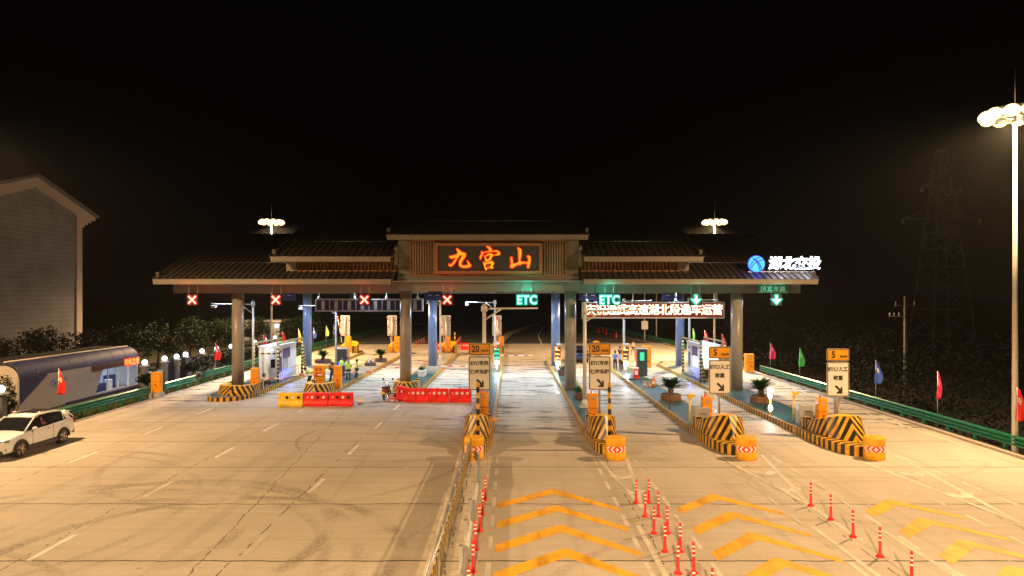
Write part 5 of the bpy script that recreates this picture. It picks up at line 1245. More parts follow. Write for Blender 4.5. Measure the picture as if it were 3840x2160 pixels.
# ------------------------------------------------------------------ kiosk
kx = -28.8; K = thing('service_kiosk', 'long grey kiosk with a rounded navy roof and lit windows', 'kiosk', (0, 0, 0)); ya, yb = 39.9, 52.7; kw = 3.6
arc = [(kx-.0, 2.2)]+[(kx-.9+.9*cos(a), 2.2+.9*sin(a)) for a in [radians(q) for q in range(10, 91, 10)]]+[(kx-kw+.9, 3.1)]+[(kx-kw+.9-.9*sin(a), 2.2+.9*cos(a)) for a in [radians(q) for q in range(10, 91, 20)]]+[(kx-kw, 2.2)]
inner = [(x+(kx-kw/2-x)*.03, z-.04) for x, z in arc]
rf = MB(); rf.prism(arc+inner[::-1], 'y', ya, yb); rf.build('roof', M_['bluedk'], K)
rb = MB()
for y in [ya+.02+i*1.59 for i in range(9)]:
    for (a, b), (c, d) in list(zip(arc, arc[1:]))[:10]: rb.cyl((a+.0, y, b+.012), (c, y, d+.012), .009, n=4)
rb.build('roof_rib', M_['pillar'], K)
MB().cyl((kx-.9, ya, 3.13), (kx-.9, yb, 3.13), .05, n=8).build('gutter_trim', M_['kcream'], K)
sp = MB()
for i in range(10): sp.box(kx-3.1, kx-1.05, ya+.7+i*1.2, ya+1.75+i*1.2, 3.12, 3.16)
sp.build('solar_panel', M_['deep'], K)
# side wall with slanted window opening
yo = [(ya, 0.02), (yb, 0.02), (yb, .26), (47.2, .26), (48.1, 1.82), (yb, 1.82), (yb, 2.2), (ya, 2.2)]
MB().prism(yo, 'x', kx-.12, kx).build('side_wall', M_['kiosk'], K)
MB().add([(kx+.012, 39.9, .62), (kx+.012, 40.6, 1.05), (kx+.012, 42.4, 2.2), (kx+.012, 39.9, 2.2)], [(0, 1, 2, 3)]).build('navy_flash', M_['bluedk'], K)
MB().box(kx-.02, kx+.02, 44, yb, .02, .14).build('navy_skirt', M_['bluedk'], K)
MB().box(kx-kw, kx-.13, yb-.12, yb, 0.02, 2.2).build('end_wall', M_['whitep'], K); MB().box(kx-kw, kx-kw+.12, ya, yb-.13, .02, 2.2).build('rear_wall', M_['kiosk'], K)
MB().prism([(x, z) for x, z in inner]+[(kx-kw+.1, 0.02), (kx-.13, .02)], 'y', ya+.12, ya+.2).build('front_panel', M_['kcream'], K)
MB().prism([(x, z) for x, z in inner]+[(kx-kw+.1, 2.19), (kx-.13, 2.19)], 'y', yb-.1, yb-.02).build('end_gable', M_['greyp'], K)
MB().box(kx-kw+.15, kx-.15, ya+.3, yb-.15, .02, .1).build('floor', M_['greyp'], K); MB().box(kx-1.9, kx-1.8, 46.5, yb-.2, .1, 2.2).build('inner_wall', E_['kroom'], K)  # inner wall glows by itself to carry the room light
MB().box(kx-1.2, kx-.7, 48, 49.6, .1, .7).box(kx-1.5, kx-1.1, 50.6, 51.5, .1, 1.1).box(kx-1.75, kx-1.6, 49.9, 50.4, .8, 1.5).build('furniture', M_['bluep'], K); MB().box(kx-1.1, kx-.75, 50.0, 50.5, .1, .85).box(kx-1.78, kx-1.7, 48.3, 49.3, 1.0, 1.6).build('shelving', M_['whitep'], K)
gb = MB()
for y in (48.75, 50.0, 51.3, 52.55): gb.box(kx-.08, kx-.02, y-.035, y+.035, .26, 1.82)
gb.build('window_bar', M_['whitep'], K)
MB().box(kx+.0, kx+.12, 46.75, 52.68, 1.84, 2.2).build('led_board', pbr('led_casing', (.06, .012, .01), .4), K)
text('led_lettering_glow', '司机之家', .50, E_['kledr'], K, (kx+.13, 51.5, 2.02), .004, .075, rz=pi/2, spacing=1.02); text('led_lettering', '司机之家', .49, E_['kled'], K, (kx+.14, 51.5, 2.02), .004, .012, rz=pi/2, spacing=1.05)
def ring_logo(parent, x, y, z, r, mat, mat2):
    MB().cyl((x, y, z), (x+.012, y, z), r, n=28).build('emblem', mat, parent)
    for a, b, c in (((-.85, -.4), (-.3, .4), (.8, .45)), ((-.4, .8), (.3, .2), (.35, -.85)), ((-.4, .8), (-.1, .1), (-.25, -.9))):
        P = arcp(a[0]*r, a[1]*r, b[0]*r, b[1]*r, c[0]*r, c[1]*r); m = MB()
        for (p, q), (s_, w2) in zip(P, P[1:]): m.cyl((x+.014, y+p, z+q), (x+.014, y+s_, z+w2), .018, n=4)
        m.build('emblem_line', mat2, parent)
ring_logo(K, kx+.003, 42.85, 1.55, .25, pbr('logo_blue', (.02, .1, .5), .4), M_['kiosk'])
text('wall_lettering', '湖北交投', .2, pbr('logo_blue2', (.02, .1, .5), .4), K, (kx+.008, 43.8, 1.68), .003, 0, rz=pi/2)
ld = bpy.data.lights.new('kiosk_light', 'AREA'); ld.energy = 45; ld.color = (.7, .85, 1); ld.size = 1.2; lo = bpy.data.objects.new('kiosk_light', ld); COL.objects.link(lo); lo.parent = K; lo.location = (kx-.9, 50, 2.15)

# ------------------------------------------------------------------ gabled house
hx = -38.0; H = thing('brick_house', 'tall grey brick house gable with pale trim and eaves', 'building', (0, 0, 0)); ym, hw_, ze, za = 54.4, 5.75, 14.45, 15.73
wallp = [(ym-hw_, 0), (ym+hw_, 0), (ym+hw_, ze), (ym, za+.3), (ym-hw_, ze)]
MB().prism(wallp, 'x', hx-14, hx).build('wall', M_['brick'], H)
# corner pilasters and gable trim
tr = MB()
for s in (-1, 1): tr.box(hx, hx+.12, ym+s*(hw_-.72) if s > 0 else ym-hw_-.04, ym+hw_+.04 if s > 0 else ym-hw_+.72, 0, ze-.9)
for s in (-1, 1):
    a = (ym+s*(hw_+2.0), ze-.35); b = (ym, za+.75)
    tr.prism([a, b, (ym, za-.05), (ym+s*(hw_-.72), ze-.42), (ym+s*(hw_-.72), ze-1.4), (ym+s*(hw_+.35), ze-1.4), (ym+s*(hw_+.35), ze-1.15), (ym+s*(hw_+.8), ze-1.15), (ym+s*(hw_+.8), ze-.92), (ym+s*(hw_+1.3), ze-.92), (ym+s*(hw_+1.3), ze-.7), (ym+s*(hw_+1.8), ze-.7)], 'x', hx+.005, hx+.14)
tr.build('trim', M_['houset'], H)
rfm = MB()
for s in (-1, 1): rfm.prism([(ym+s*(hw_+2.1), ze-.42), (ym, za+.76), (ym, za+1.02), (ym+s*(hw_+2.15), ze-.18)], 'x', hx-14.3, hx+.35)
rfm.build('roof', pbr('grey_roof_tile', (.12, .12, .12), .7, var=.2), H)
wb = MB()
for z in (2, 5.2, 8.4): 
    for x in (-12, -8, -4): wb.box(hx+x, hx+x+1.6, ym-hw_-.02, ym-hw_+.0, z, z+1.8)
wb.build('window', M_['glass'], H)

# ------------------------------------------------------------------ pylon and utility pole
def lattice_tower():
    Y = 120; X = px(2368, Y); t = thing('lattice_pylon', 'tall lattice electricity pylon faint against the night sky', 'pylon', (X, Y, -5)); mb = MB(); Ht = 37.5
    def half(z): return 3.7*(1-z/Ht)**1.0*.92+.62
    lv = [0, 5, 9.5, 13.5, 17, 20, 22.8, 25.4, 27.8, 30, 32, 33.8, 35.4, 36.6, 37.5]
    for a, b in zip(lv, lv[1:]):
        ha, hb = half(a), half(b); ca = [(-ha, -ha), (ha, -ha), (ha, ha), (-ha, ha)]; cb_ = [(-hb, -hb), (hb, -hb), (hb, hb), (-hb, hb)]
        for i in range(4):
            j = (i+1) % 4; A = (*ca[i], a); B = (*cb_[i], b); C = (*ca[j], a); Dd = (*cb_[j], b)
            mb.cyl(A, B, .13, n=4, caps=False); mb.cyl(A, Dd, .07, n=4, caps=False); mb.cyl(C, B, .07, n=4, caps=False); mb.cyl(B, Dd, .06, n=4, caps=False)
    mb.build('tower', M_['pylon'], t)
    ar = MB()
    for z, L in ((25.4, 6.8), (31.0, 3.4)):
        for s in (-1, 1):
            for yy in (-.7, .7): ar.cyl((0, yy, z), (s*L, 0, z), .09, n=4); ar.cyl((0, yy, z+2.6), (s*L, 0, z), .06, n=4)
            for q in (.35, .6, .85): ar.cyl((s*L*q, 0, z), (s*L*q, 0, z+2.4*(1-q)), .05, n=4)
            MB().sphere((s*L, 0, z-.5), .32, 8, 6, 1.4).build('insulator', M_['polew'], t)
    ar.build('cross_arm', M_['pylon'], t)
lattice_tower()
t = thing('utility_pole', 'concrete utility pole with two cross arms before the dark trees', 'utility pole', (px(2277, 62), 62, -4)); top = pz(745, 62)+4
MB().cyl((0, 0, 0), (0, 0, top), .17, .11, n=10).build('shaft', M_['poled'], t); MB().box(-.95, .95, -.05, .05, top-.9, top-.8).box(-1.45, .1, -.05, .05, top-1.9, top-1.8).build('cross_arm', M_['steel'], t)
ins = MB()
for x in (-.85, .85): ins.cyl((x, 0, top-.8), (x, 0, top-.5), .06, n=8)
for x in (-1.4, -1.0, -.55): ins.cyl((x, 0, top-1.8), (x, 0, top-1.5), .06, n=8)
ins.build('insulator', M_['whitep'], t)

# ------------------------------------------------------------------ traffic cones far right
c0 = None
for i, (x, y) in enumerate(((16.1, 127), (17.2, 129), (16.7, 120.7), (17.1, 111.8))):
    lb = ['distant cone, smallest of the four at the road bend', 'distant cone beside the bend furthest along the line', 'distant cone between the bend and the white edge line', 'distant tall cone nearest the walking person'][i]
    if c0 is None:
        c0 = thing('traffic_cone', lb, 'traffic cone', (x, y, .01), 0, 'distant cones at the road bend'); MB().lathe([(.24, .03), (.05, 1.0), (.0001, 1.02)], 14).build('cone', M_['redpost'], c0); MB().box(-.3, .3, -.3, .3, 0, .04).build('cone_base', M_['black'], c0); MB().lathe([(.155, .45), (.105, .7)], 14).build('reflective_band', M_['refl'], c0)
    else: dup(c0, (x, y, .01), 0, lb)

# ------------------------------------------------------------------ cars
def car(x, y, rz, label, paint, suv=True, rearplate=None):
    """front toward -Y; lofted body"""
    t = thing('parked_car' if suv else 'car', label, 'car', (x, y, 0), rz)
    L = 4.7; hw = .925
    # lower body: stations along the length (0 = front bumper)
    st = [(0.0, .55, .30, .66), (.06, .72, .26, .80), (.25, .84, .22, .90), (.6, .90, .22, .99), (1.1, .92, .24, 1.05), (1.6, .925, .25, 1.09), (2.3, .925, .25, 1.10), (3.2, .925, .25, 1.13), (3.9, .92, .25, 1.16), (4.35, .89, .28, 1.15), (4.6, .83, .34, 1.08), (4.7, .72, .42, .9)]
    def sec(w_, zb, zt): return [(0, zb), (w_*.8, zb), (w_*.97, zb+.1), (w_, zb+(zt-zb)*.35), (w_*1.0, zb+(zt-zb)*.62), (w_*.985, zt-.1), (w_*.93, zt-.02), (w_*.7, zt+.015), (0, zt+.035)]
    vs = []; n = 9; full = 16
    for yy, w_, zb, zt in st:
        s_ = sec(w_, zb, zt); ring = [(a, yy-L/2, b) for a, b in s_]+[(-a, yy-L/2, b) for a, b in s_[-2:0:-1]]; vs += ring
    fs = [tuple(range(full))[::-1], tuple(full*(len(st)-1)+i for i in range(full))]
    for j in range(len(st)-1):
        for i in range(full): fs.append((j*full+i, j*full+(i+1) % full, (j+1)*full+(i+1) % full, (j+1)*full+i))
    mb = MB().add(vs, fs, sm=True); b = mb.build('body', paint, t)
    sub = b.modifiers.new('sub', 'SUBSURF'); sub.levels = 1; sub.render_levels = 2
    # greenhouse (glass) and roof
    gs = [(1.22, .80, 1.05, 1.06), (2.08, .66, 1.06, 1.57), (2.35, .65, 1.06, 1.63), (3.0, .65, 1.08, 1.64), (3.7, .63, 1.1, 1.58), (4.1, .61, 1.12, 1.49), (4.6, .72, 1.12, 1.15)]
    vs = []; fs = []
    for yy, wt, zb, zt in gs:
        wb_ = .865 if yy < 4.3 else .8
        vs += [(-wb_, yy-L/2, zb), (-wt, yy-L/2, zt), (wt, yy-L/2, zt), (wb_, yy-L/2, zb)]
    for j in range(len(gs)-1):
        for i in range(3): fs.append((j*4+i, j*4+i+1, (j+1)*4+i+1, (j+1)*4+i))
    MB().add(vs, fs).build('glass', M_['glass'], t)
    rf_ = MB(); rows = []
    for yy, wt, zt in [(2.0, .67, 1.53), (2.35, .66, 1.635), (3.0, .66, 1.65), (3.7, .64, 1.59), (4.15, .62, 1.495), (4.5, .54, 1.42)]:
        rows += [(-wt-.02, yy-L/2, zt-.05), (-wt+.02, yy-L/2, zt+.012), (0, yy-L/2, zt+.03), (wt-.02, yy-L/2, zt+.012), (wt+.02, yy-L/2, zt-.05)]
    fs = [(j*5+i, j*5+i+1, (j+1)*5+i+1, (j+1)*5+i) for j in range(5) for i in range(4)]; rf_.add(rows, fs, sm=True); ro = rf_.build('roof', paint, t); sl_ = ro.modifiers.new('thick', 'SOLIDIFY'); sl_.thickness = .03
    for s in (-1, 1):
        pl = MB()
        for a, bb in (((1.2, .845, 1.05), (2.05, .68, 1.56)), ((3.95, .872, 1.13), (3.9, .65, 1.55)), ((4.1, .872, 1.13), (4.0, .64, 1.53))):
            pl.cyl((s*a[1], a[0]-L/2, a[2]), (s*bb[1], bb[0]-L/2, bb[2]), .035 if a[0] != 4.1 else .09, n=8)
        pl.build('pillar', paint, t); pl = MB()
        pl.add([(s*.885, 3.72-L/2, 1.10), (s*.655, 3.86-L/2, 1.57), (s*.58, 4.46-L/2, 1.43), (s*.80, 4.62-L/2, 1.10)], [(0, 1, 2, 3)])
        pl.build('quarter_panel', paint, t)
    MB().box(-.42, .42, 2.45-L/2, 3.5-L/2, 1.655, 1.69).build('sunroof', M_['glass'], t)
    rr_ = MB()
    for s in (-1, 1): rr_.cyl((s*.60, 2.4-L/2, 1.69), (s*.58, 3.8-L/2, 1.645), .018, n=8).cyl((s*.60, 2.4-L/2, 1.69), (s*.61, 2.25-L/2, 1.6), .016, n=6).cyl((s*.58, 3.8-L/2, 1.645), (s*.57, 4.0-L/2, 1.53), .016, n=6)
    rr_.build('roof_rail', M_['chrome'], t)
    MB().box(-.6, .6, 4.42-L/2, 4.64-L/2, 1.405, 1.43).build('spoiler', paint, t, bevel=.012)
    # black cladding and sills
    for s in (-1, 1): MB().box(s*.90, s*.945, 1.30-L/2, 3.28-L/2, .22, .44).build('sill', M_['black'], t, bevel=.02)
    MB().box(-.72, .72, -L/2-.03, -L/2+.14, .26, .44).build('front_bumper', M_['black'], t, bevel=.02); MB().box(-.75, .75, L/2-.14, L/2+.02, .34, .58).build('rear_bumper', M_['black'], t, bevel=.02)
    # wheels
    for wy in (.92, 3.65):
        for s in (-1, 1):
            w0 = MB().cyl((0, 0, 0), (0, 0, 0), 1); c_ = (s*.815, wy-L/2, .355)
            wh = bpy.data.objects.new('wheel', None); COL.objects.link(wh); wh.parent = t; wh.location = c_; wh.empty_display_size = .1
            MB().cyl((-s*.12, 0, 0), (s*.115, 0, 0), .355, n=36).build('tyre', M_['rubber'], wh, bevel=.03)
            rim = MB().cyl((s*.10, 0, 0), (s*.12, 0, 0), .255, n=30).build('rim', M_['black'], wh)
            spk = MB()
            for i in range(5):
                a = 2*pi*i/5
                for d in (-.16, .16): spk.cyl((s*.128, .05*cos(a), .05*sin(a)), (s*.122, .24*cos(a+d), .24*sin(a+d)), .028, .02, n=6)
            spk.cyl((s*.118, 0, 0), (s*.14, 0, 0), .055, n=12); n_ = 28
            for i in range(n_): a, b2 = 2*pi*i/n_, 2*pi*(i+1)/n_; spk.cyl((s*.122, .25*cos(a), .25*sin(a)), (s*.122, .25*cos(b2), .25*sin(b2)), .012, n=4)
            spk.build('spokes', M_['chrome'], wh)
            ar_ = MB(); m_ = 14
            for i in range(m_):
                a, b2 = radians(-5)+radians(190)*i/m_, radians(-5)+radians(190)*(i+1)/m_
                ar_.cyl((s*.115, .395*cos(a), .395*sin(a)), (s*.115, .395*cos(b2), .395*sin(b2)), .045, n=6)
            ar_.build('arch', M_['black'], wh)
    # mirrors, lights, grille, plate, handles
    for s in (-1, 1):
        MB().sphere((s*1.02, 1.62-L/2, 1.12), .11, 12, 8, .75).cyl((s*.9, 1.62-L/2, 1.07), (s*1.0, 1.62-L/2, 1.1), .03, n=6).build('mirror', paint, t)
        MB().add([(s*.5, -L/2+.03, .72), (s*.86, -L/2+.3, .76), (s*.85, -L/2+.34, .86), (s*.5, -L/2+.08, .80)], [(0, 1, 2, 3)]).build('headlight', pbr('headlight_%s%s' % (s, suv), (.35, .35, .36), .1, .4), t).modifiers.new('thick', 'SOLIDIFY').thickness = .05
        MB().add([(s*.60, -L/2+.02, .40), (s*.82, -L/2+.2, .42), (s*.80, -L/2+.2, .56), (s*.62, -L/2+.04, .56)], [(0, 1, 2, 3)]).build('fog_light_surround', M_['black'], t).modifiers.new('thick', 'SOLIDIFY').thickness = .05
        MB().box(s*.80-.08, s*.80+.08, L/2-.2, L/2-.08, .85, 1.05).build('tail_light', pbr('tail_%s%s' % (s, suv), (.3, .01, .01), .2), t, bevel=.03)
        hd = MB()
        for yy in (2.55, 3.5): hd.box(s*.925, s*.95, yy-L/2, yy+.17-L/2, .93, .955)
        hd.build('handle', M_['chrome'], t)
        ln_ = MB()
        for yy in (1.62, 2.95): ln_.box(s*.905, s*.9285, yy-L/2, yy+.012-L/2, .4, 1.05)
        ln_.build('door_seam', M_['black'], t)
    g = MB().box(-.52, .52, -L/2-.015, -L/2+.1, .64, .82).build('grille', M_['black'], t, bevel=.01)
    bars = MB(); 
    for z in (.67, .73, .79): bars.box(-.5, .5, -L/2-.03, -L/2-.012, z, z+.015)
    bars.build('grille_bar', M_['chrome'], g)
    pm = pbr('blue_plate_%s' % suv, (.02, .08, .5), .4); MB().box(-.22, .22, -L/2-.045, -L/2-.031, .44, .57).build('number_plate', pm, t)
    MB().box(-.22, .22, L/2+.03, L/2+.04, .66, .79).build('rear_plate', pm, t)
    return t
car(-22.32, 31.25, radians(-1.0), 'white sport utility car parked beside the green guardrail', M_['car'])
car(7.0, 72.6, pi, 'dark car seen from behind in the second ETC lane', M_['carnavy'], False)

# motorcycle and stool
t = thing('motorcycle', 'dark red motorcycle with a yellow plate parked near the red barriers', 'motorcycle', (-8.55, 46.6, 0), radians(-6))
for yy, nm in ((-.62, 'rear'), (.62, 'front')):
    m = MB(); n = 20
    for i in range(n): a, b = 2*pi*i/n, 2*pi*(i+1)/n; m.cyl((0, yy+.24*cos(a), .29+.24*sin(a)), (0, yy+.24*cos(b), .29+.24*sin(b)), .05, n=8)
    m.build('tyre', M_['rubber'], t); m = MB().cyl((-.04, yy, .29), (.04, yy, .29), .05, n=10)
    for i in range(6): a = pi/3*i; m.cyl((0, yy, .29), (0, yy+.2*cos(a), .29+.2*sin(a)), .012, n=4)
    m.build('spokes', M_['chrome'], t)
MB().prism([(-.85, .62), (-.5, .45), (.1, .35), (.45, .5), (.5, .8), (.2, .88), (-.2, .72), (-.75, .78)], 'x', -.13, .13).build('body', pbr('maroon_paint', (.12, .01, .015), .3, coat=.6), t, bevel=.05)
MB().prism([(-.75, .78), (-.1, .74), (.12, .82), (.0, .88), (-.7, .90)], 'x', -.15, .15).build('seat', M_['black'], t, bevel=.04)
MB().cyl((0, .62, .29), (0, .42, 1.0), .035, n=8).cyl((-.34, .36, 1.05), (.34, .36, 1.05), .02, n=8).cyl((0, .42, .9), (0, .36, 1.06), .03, n=8).build('fork', M_['chrome'], t)
for s in (-1, 1):
    MB().cyl((s*.24, .36, 1.05), (s*.34, .30, 1.28), .01, n=6).cyl((s*.34, .31, 1.30), (s*.34, .28, 1.31), .075, n=12).build('mirror', M_['black'], t)
MB().box(-.12, .12, -.93, -.9, .42, .6).build('number_plate', M_['yellow'], t); MB().box(-.1, .1, -.9, -.8, .66, .74).build('tail_light', M_['redpost'], t, bevel=.02)
MB().prism([(-.95, .42), (-.8, .6), (-.45, .62), (-.4, .56), (-.78, .52)], 'x', -.07, .07).build('mudguard', M_['black'], t); MB().cyl((.16, -.8, .3), (.15, .05, .27), .05, .035, n=10).build('exhaust', M_['chrome'], t); MB().cyl((-.12, .0, .3), (-.3, .05, .02), .015, n=6).build('side_stand', M_['steel'], t)
t = thing('plastic_stool', 'red plastic stool beside the angled red barrier', 'stool', (-7.95, 45.1, 0), .2)
MB().box(-.16, .16, -.16, .16, .42, .46).build('seat', M_['red'], t, bevel=.015)
for a in (-1, 1):
    for b in (-1, 1): MB().cyl((a*.19, b*.19, 0), (a*.14, b*.14, .42), .028, .024, n=8).build('leg', M_['red'], t)
for s in (-1, 1): MB().box(-.17, .17, s*.165-.01, s*.165+.01, .2, .25).build('stretcher', M_['red'], t)
tag(MB().add([(0, 0, 0), (.28, -.05, 0), (.36, .1, .12), (.3, .2, .3), (.14, .16, .42), (-.02, .1, .26)], [(0, 1, 2, 5), (2, 3, 4, 5)]).build('paper_bag', M_['white'], None, (-10.0, 44.3, .01)), 'crumpled white bag lying beside the last red barrier', 'bag').modifiers.new('thick', 'SOLIDIFY').thickness = .06

# ------------------------------------------------------------------ people
def skin_obj(name, parent, mat, pts, edges, rad, root=0, sub=2):
    me = bpy.data.meshes.new(name); me.from_pydata([tuple(p) for p in pts], edges, []); o = bpy.data.objects.new(name, me); COL.objects.link(o); o.parent = parent
    me.materials.append(mat)
    m = o.modifiers.new('skin', 'SKIN'); m.use_smooth_shade = True
    if not me.skin_vertices:
        me.attributes  # the skin layer is made by the modifier's own data
        bm = bmesh.new(); bm.from_mesh(me); bm.verts.layers.skin.verify(); bm.to_mesh(me); bm.free()
    for i, s in enumerate(me.skin_vertices[0].data):
        r = rad[i]; s.radius = r if isinstance(r, tuple) else (r, r); s.use_root = (i == root)
    s = o.modifiers.new('sub', 'SUBSURF'); s.levels = 1; s.render_levels = sub
    return o
BASE = dict(pel=(0, 0, .93), sp=(0, .0, 1.12), ch=(0, 0, 1.32), nk=(0, 0, 1.46), hd=(0, -.02, 1.58), ht=(0, -.01, 1.70),
            ls=(-.18, 0, 1.39), le=(-.25, .03, 1.12), lw=(-.24, -.08, .88), lh=(-.235, -.12, .79), rs=(.18, 0, 1.39), re=(.25, .03, 1.12), rw=(.24, -.08, .88), rh=(.235, -.12, .79),
            lp=(-.09, 0, .90), lk=(-.10, -.03, .50), la=(-.10, .03, .09), lt=(-.11, -.14, .045), rp=(.09, 0, .90), rk=(.10, -.03, .50), ra=(.10, .03, .09), rt=(.11, -.14, .045))
def person(x, y, z, rz, label, top, legs, pose=None, scale=1.0, vest=False, shorts=False, cap=None, sleeves='short', bag=None):
    t = thing('person', label, 'person', (x, y, z), rz); t.scale = (scale,)*3
    J = dict(BASE); J.update(pose or {}); V = {k: Vector(v) for k, v in J.items()}
    names = ['pel', 'sp', 'ch', 'nk', 'hd', 'ht', 'ls', 'le', 'lw', 'lh', 'rs', 're', 'rw', 'rh', 'lp', 'lk', 'la', 'lt', 'rp', 'rk', 'ra', 'rt']
    rd = dict(pel=(.13, .09), sp=(.115, .08), ch=(.135, .09), nk=.052, hd=(.082, .10), ht=(.055, .065), ls=.058, le=.042, lw=.030, lh=(.035, .018), rs=.058, re=.042, rw=.03, rh=(.035, .018), lp=.085, lk=.058, la=.042, lt=(.04, .03), rp=.085, rk=.058, ra=.042, rt=(.04, .03))
    E = [('pel', 'sp'), ('sp', 'ch'), ('ch', 'nk'), ('nk', 'hd'), ('hd', 'ht'), ('ch', 'ls'), ('ls', 'le'), ('le', 'lw'), ('lw', 'lh'), ('ch', 'rs'), ('rs', 're'), ('re', 'rw'), ('rw', 'rh'), ('pel', 'lp'), ('lp', 'lk'), ('lk', 'la'), ('la', 'lt'), ('pel', 'rp'), ('rp', 'rk'), ('rk', 'ra'), ('ra', 'rt')]
    P = [V[k] for k in names]; ix = {k: i for i, k in enumerate(names)}; ed = [(ix[a], ix[b]) for a, b in E]; ra = [rd[k] for k in names]
    for sd in 'lr':   # five fingers from each palm
        w_, h_ = V[sd+'w'], V[sd+'h']; d = (h_-w_).normalized(); side = d.cross(Vector((0, 1, 0)));
        if side.length < .1: side = Vector((1, 0, 0))
        side.normalize(); s = 1 if sd == 'l' else -1
        for k, (off, ln) in enumerate(((-.026, .07), (-.009, .08), (.009, .075), (.026, .06))):
            b = h_+side*off+d*.03; P.append(b); ra.append(.009); ed.append((ix[sd+'h'], len(P)-1)); P.append(b+d*ln*.8+Vector((0, -.012, 0))); ra.append(.007); ed.append((len(P)-2, len(P)-1))
        b = h_-side*.045*s+d*.0; P.append(b); ra.append(.011); ed.append((ix[sd+'h'], len(P)-1)); P.append(b-side*.012*s+d*.04); ra.append(.009); ed.append((len(P)-2, len(P)-1))
    skin_obj('body', t, M_['skin'], P, ed, ra, 0)
    # face: nose, eyes and ears follow the head
    f = (V['hd']-V['nk']); fw = Vector((0, -1, 0)); hc = V['hd']
    # hair
    hr = [hc+Vector((0, .025, .055)), hc+Vector((0, .05, -.01)), hc+Vector((0, -.02, .11))]
    skin_obj('hair', t, M_[cap] if cap else M_['hair'], hr, [(0, 1), (0, 2)], [(.09, .10), (.075, .075), (.07, .06)], 0)
    # shirt
    def L(a, b, q): return V[a].lerp(V[b], q)
    slv = .55 if sleeves == 'short' else .95
    sp = [V['pel']+Vector((0, 0, .02)), V['sp'], V['ch'], L('ch', 'nk', .6), V['ls'], L('ls', 'le', slv), V['rs'], L('rs', 're', slv)]; r_ = [(.152, .112), (.14, .105), (.158, .115), .068, .078, .066, .078, .066]
    e_ = [(0, 1), (1, 2), (2, 3), (2, 4), (4, 5), (2, 6), (6, 7)]
    if sleeves == 'long': sp += [L('le', 'lw', .9), L('re', 'rw', .9)]; r_ += [.045, .045]; e_ += [(5, 8), (7, 9)]
    skin_obj('shirt', t, M_[top], sp, e_, r_, 1)
    if vest:
        skin_obj('vest', t, M_['hivis'], [L('pel', 'sp', .3), V['sp'], V['ch'], V['ls'], V['rs'], L('ch', 'nk', .3)], [(0, 1), (1, 2), (2, 3), (2, 4), (2, 5)], [(.172, .132), (.165, .128), (.178, .135), .088, .088, .09], 1)
        up = (V['ch']-V['pel']).normalized()
        for q in (.25, .62):
            c = V['pel'].lerp(V['ch'], q); m = MB(); n = 20; u1 = Vector((1, 0, 0)); u2 = up.cross(u1).normalized(); vs = []
            for k in range(n):
                a = 2*pi*k/n
                for dz in (-.022, .022): vs.append(c+u1*.186*cos(a)+u2*.148*sin(a)+up*dz)
            m.add(vs, [(2*k, (2*k+2) % (2*n), (2*k+3) % (2*n), 2*k+1) for k in range(n)], sm=True); m.build('reflective_tape', M_['hivband'], t)
    q = .98 if not shorts else .0
    lg = [V['pel'], V['lp'], V['lk'], L('lk', 'la', q), V['rp'], V['rk'], L('rk', 'ra', q)] if not shorts else [V['pel'], V['lp'], L('lp', 'lk', .9), V['rp'], L('rp', 'rk', .9)]
    if not shorts: skin_obj('trousers', t, M_[legs], lg, [(0, 1), (1, 2), (2, 3), (0, 4), (4, 5), (5, 6)], [(.145, .105), .105, .078, .068, .105, .078, .068], 0)
    else: skin_obj('shorts', t, M_[legs], lg, [(0, 1), (1, 2), (0, 3), (3, 4)], [(.145, .105), .108, .095, .108, .095], 0)
    for sd in 'lr': skin_obj('shoe', t, M_['shoe'], [V[sd+'a']+Vector((0, .03, -.04)), V[sd+'t']+Vector((0, -.03, 0))], [(0, 1)], [(.05, .045), (.045, .035)], 0)
    return t
BENDARM = dict(le=(-.25, -.02, 1.13), lw=(-.16, -.24, 1.12), lh=(-.1, -.31, 1.14), re=(.25, -.02, 1.13), rw=(.16, -.24, 1.12), rh=(.1, -.31, 1.14))
person(-18.45, 50.8, .27, radians(75), 'man in black sitting on the island floor with knees raised beside the booth', 'blackc', 'blackc',
       dict(pel=(0, .1, .12), sp=(0, .12, .32), ch=(0, .08, .52), nk=(0, .04, .66), hd=(0, .0, .78), ht=(0, -.01, .9), ls=(-.18, .06, .59), le=(-.2, -.2, .45), lw=(-.1, -.38, .5), lh=(-.04, -.42, .5), rs=(.18, .06, .59), re=(.2, -.2, .45), rw=(.1, -.38, .5), rh=(.04, -.42, .5),
            lp=(-.09, .05, .12), lk=(-.13, -.32, .46), la=(-.12, -.5, .08), lt=(-.13, -.66, .045), rp=(.09, .05, .12), rk=(.13, -.32, .46), ra=(.12, -.5, .08), rt=(.13, -.66, .045)))
person(-15.35, 51.9, 0, radians(-70), 'worker in a hi-vis vest stooping and stepping toward the boom arm', 'hivis', 'blackc',
       dict(sp=(0, -.06, 1.1), ch=(0, -.2, 1.26), nk=(0, -.3, 1.36), hd=(0, -.40, 1.43), ht=(0, -.46, 1.53), ls=(-.18, -.22, 1.32), le=(-.22, -.3, 1.06), lw=(-.16, -.46, .9), lh=(-.14, -.52, .84), rs=(.18, -.22, 1.32), re=(.22, -.3, 1.06), rw=(.16, -.46, .9), rh=(.14, -.52, .84),
            lk=(-.1, -.16, .52), la=(-.1, -.1, .09), lt=(-.11, -.28, .045), rk=(.1, -.0, .5), ra=(.1, .38, .2), rt=(.11, .3, .05)), vest=True)
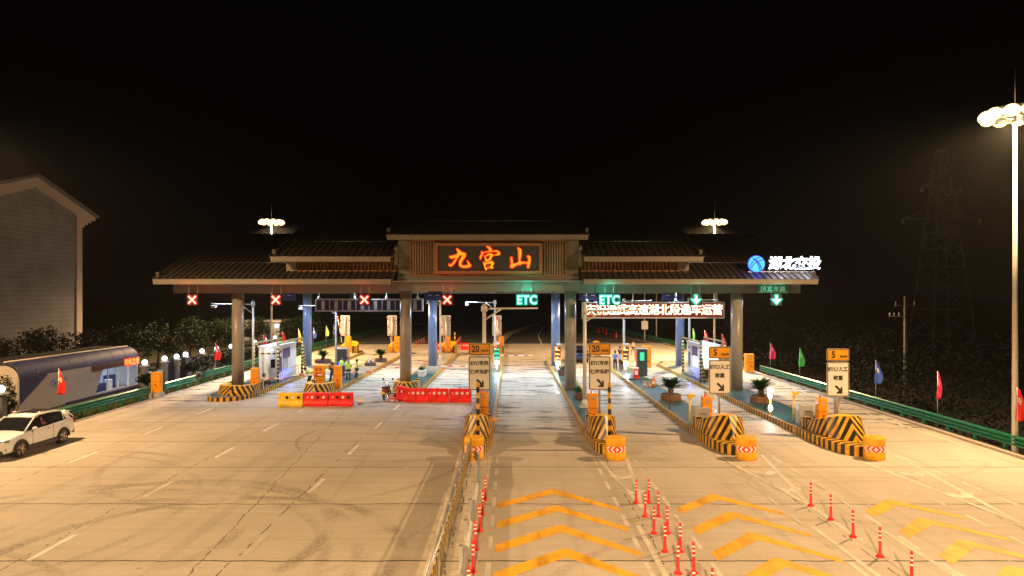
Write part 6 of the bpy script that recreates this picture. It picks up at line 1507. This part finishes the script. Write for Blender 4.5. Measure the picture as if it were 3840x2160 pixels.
person(-13.5, 51.3, .26, pi, 'man in a dark green t-shirt and blue jeans with his back turned', 'greentee', 'jeans', dict(le=(-.28, -.02, 1.15), lw=(-.3, -.16, 1.0), lh=(-.3, -.2, .93), lk=(-.16, -.02, .5), la=(-.2, .03, .09), lt=(-.22, -.14, .045), rk=(.14, -.02, .5), ra=(.2, .03, .09), rt=(.22, -.14, .045), re=(.3, -.05, 1.16), rw=(.2, -.22, 1.18), rh=(.15, -.28, 1.2)))
person(-14.05, 56.4, .26, radians(170), 'worker in a hi-vis vest standing at the blue screen', 'darkc', 'darkc', BENDARM, vest=True)
person(-13.35, 55.3, .26, radians(150), 'worker in a hi-vis vest and pale jeans half hidden behind another', 'greyc', 'ltblue', BENDARM, vest=True)
person(-12.85, 53.6, .26, radians(200), 'broad worker in a hi-vis vest and black trousers seen from behind', 'hivis', 'blackc', BENDARM, vest=True, cap='greyc')
person(-12.55, 55.2, .26, radians(120), 'slim youth in a hi-vis vest standing apart near the kerb', 'greyc', 'darkc', dict(BENDARM, rk=(.12, .02, .5), ra=(.15, .12, .09), rt=(.16, -.03, .045)), vest=True, scale=.93)
person(9.35, 61.9, .26, radians(160), 'man in a bright blue shirt facing away beside another', 'blueshirt', 'blackc', BENDARM)
person(9.75, 61.0, .26, radians(200), 'man in a pale blue shirt and dark trousers standing on the island', 'ltblue', 'blackc', dict(rw=(.2, -.18, 1.0), rh=(.12, -.24, 1.0)), scale=1.04)
person(10.95, 69.2, .1, radians(150), 'man in a dark shirt standing behind the lane display', 'blackc', 'greyc', dict(rw=(.12, -.2, 1.25), rh=(.06, -.22, 1.36), re=(.26, -.12, 1.14)))
person(14.2, 80.0, 0, radians(-75), 'person in a white shirt and black shorts walking on the far plaza', 'white', 'blackc', dict(BENDARM, lk=(-.1, -.2, .52), la=(-.1, -.12, .12), lt=(-.11, -.28, .06), rk=(.1, .1, .5), ra=(.1, .3, .12), rt=(.11, .16, .045)), shorts=True)
person(7.95, 69.8, 0, radians(-100), 'person in white leaning at the side of the dark car', 'white', 'darkc', BENDARM)
tag(MB().box(-.12, .12, -.05, .05, 0, .3).cyl((-.06, 0, .3), (.06, 0, .36), .012, n=6).build('shopping_bag', M_['white'], None, (-18.15+-.75, 50.2, .27), bevel=.03), 'white bag on the floor beside the seated man', 'bag')
tag(MB().box(-.12, .12, -.05, .05, 0, .28).cyl((-.06, 0, .28), (.06, 0, .34), .012, n=6).build('shopping_bag', M_['white'], None, (-12.95, 51.2, .27), bevel=.03), 'white bag on the floor beside the man in green', 'bag')

# ------------------------------------------------------------------ night haze
hz = MB().box(-140, 260, -45, 400, -12, 46).build('haze', bpy.data.materials.new('haze_air')); hm = hz.data.materials[0]; hm.use_nodes = True; hn = hm.node_tree.nodes; hn.clear()
ho = hn.new('ShaderNodeOutputMaterial'); hv = hn.new('ShaderNodeVolumePrincipled'); hv.inputs['Color'].default_value = (.9, .9, .9, 1); hv.inputs['Density'].default_value = .00018; hv.inputs['Anisotropy'].default_value = .55
hm.node_tree.links.new(hv.outputs[0], ho.inputs['Volume']); hz['kind'] = 'stuff'; hz['label'] = 'thin night haze glowing round the lamps'; hz['category'] = 'haze'
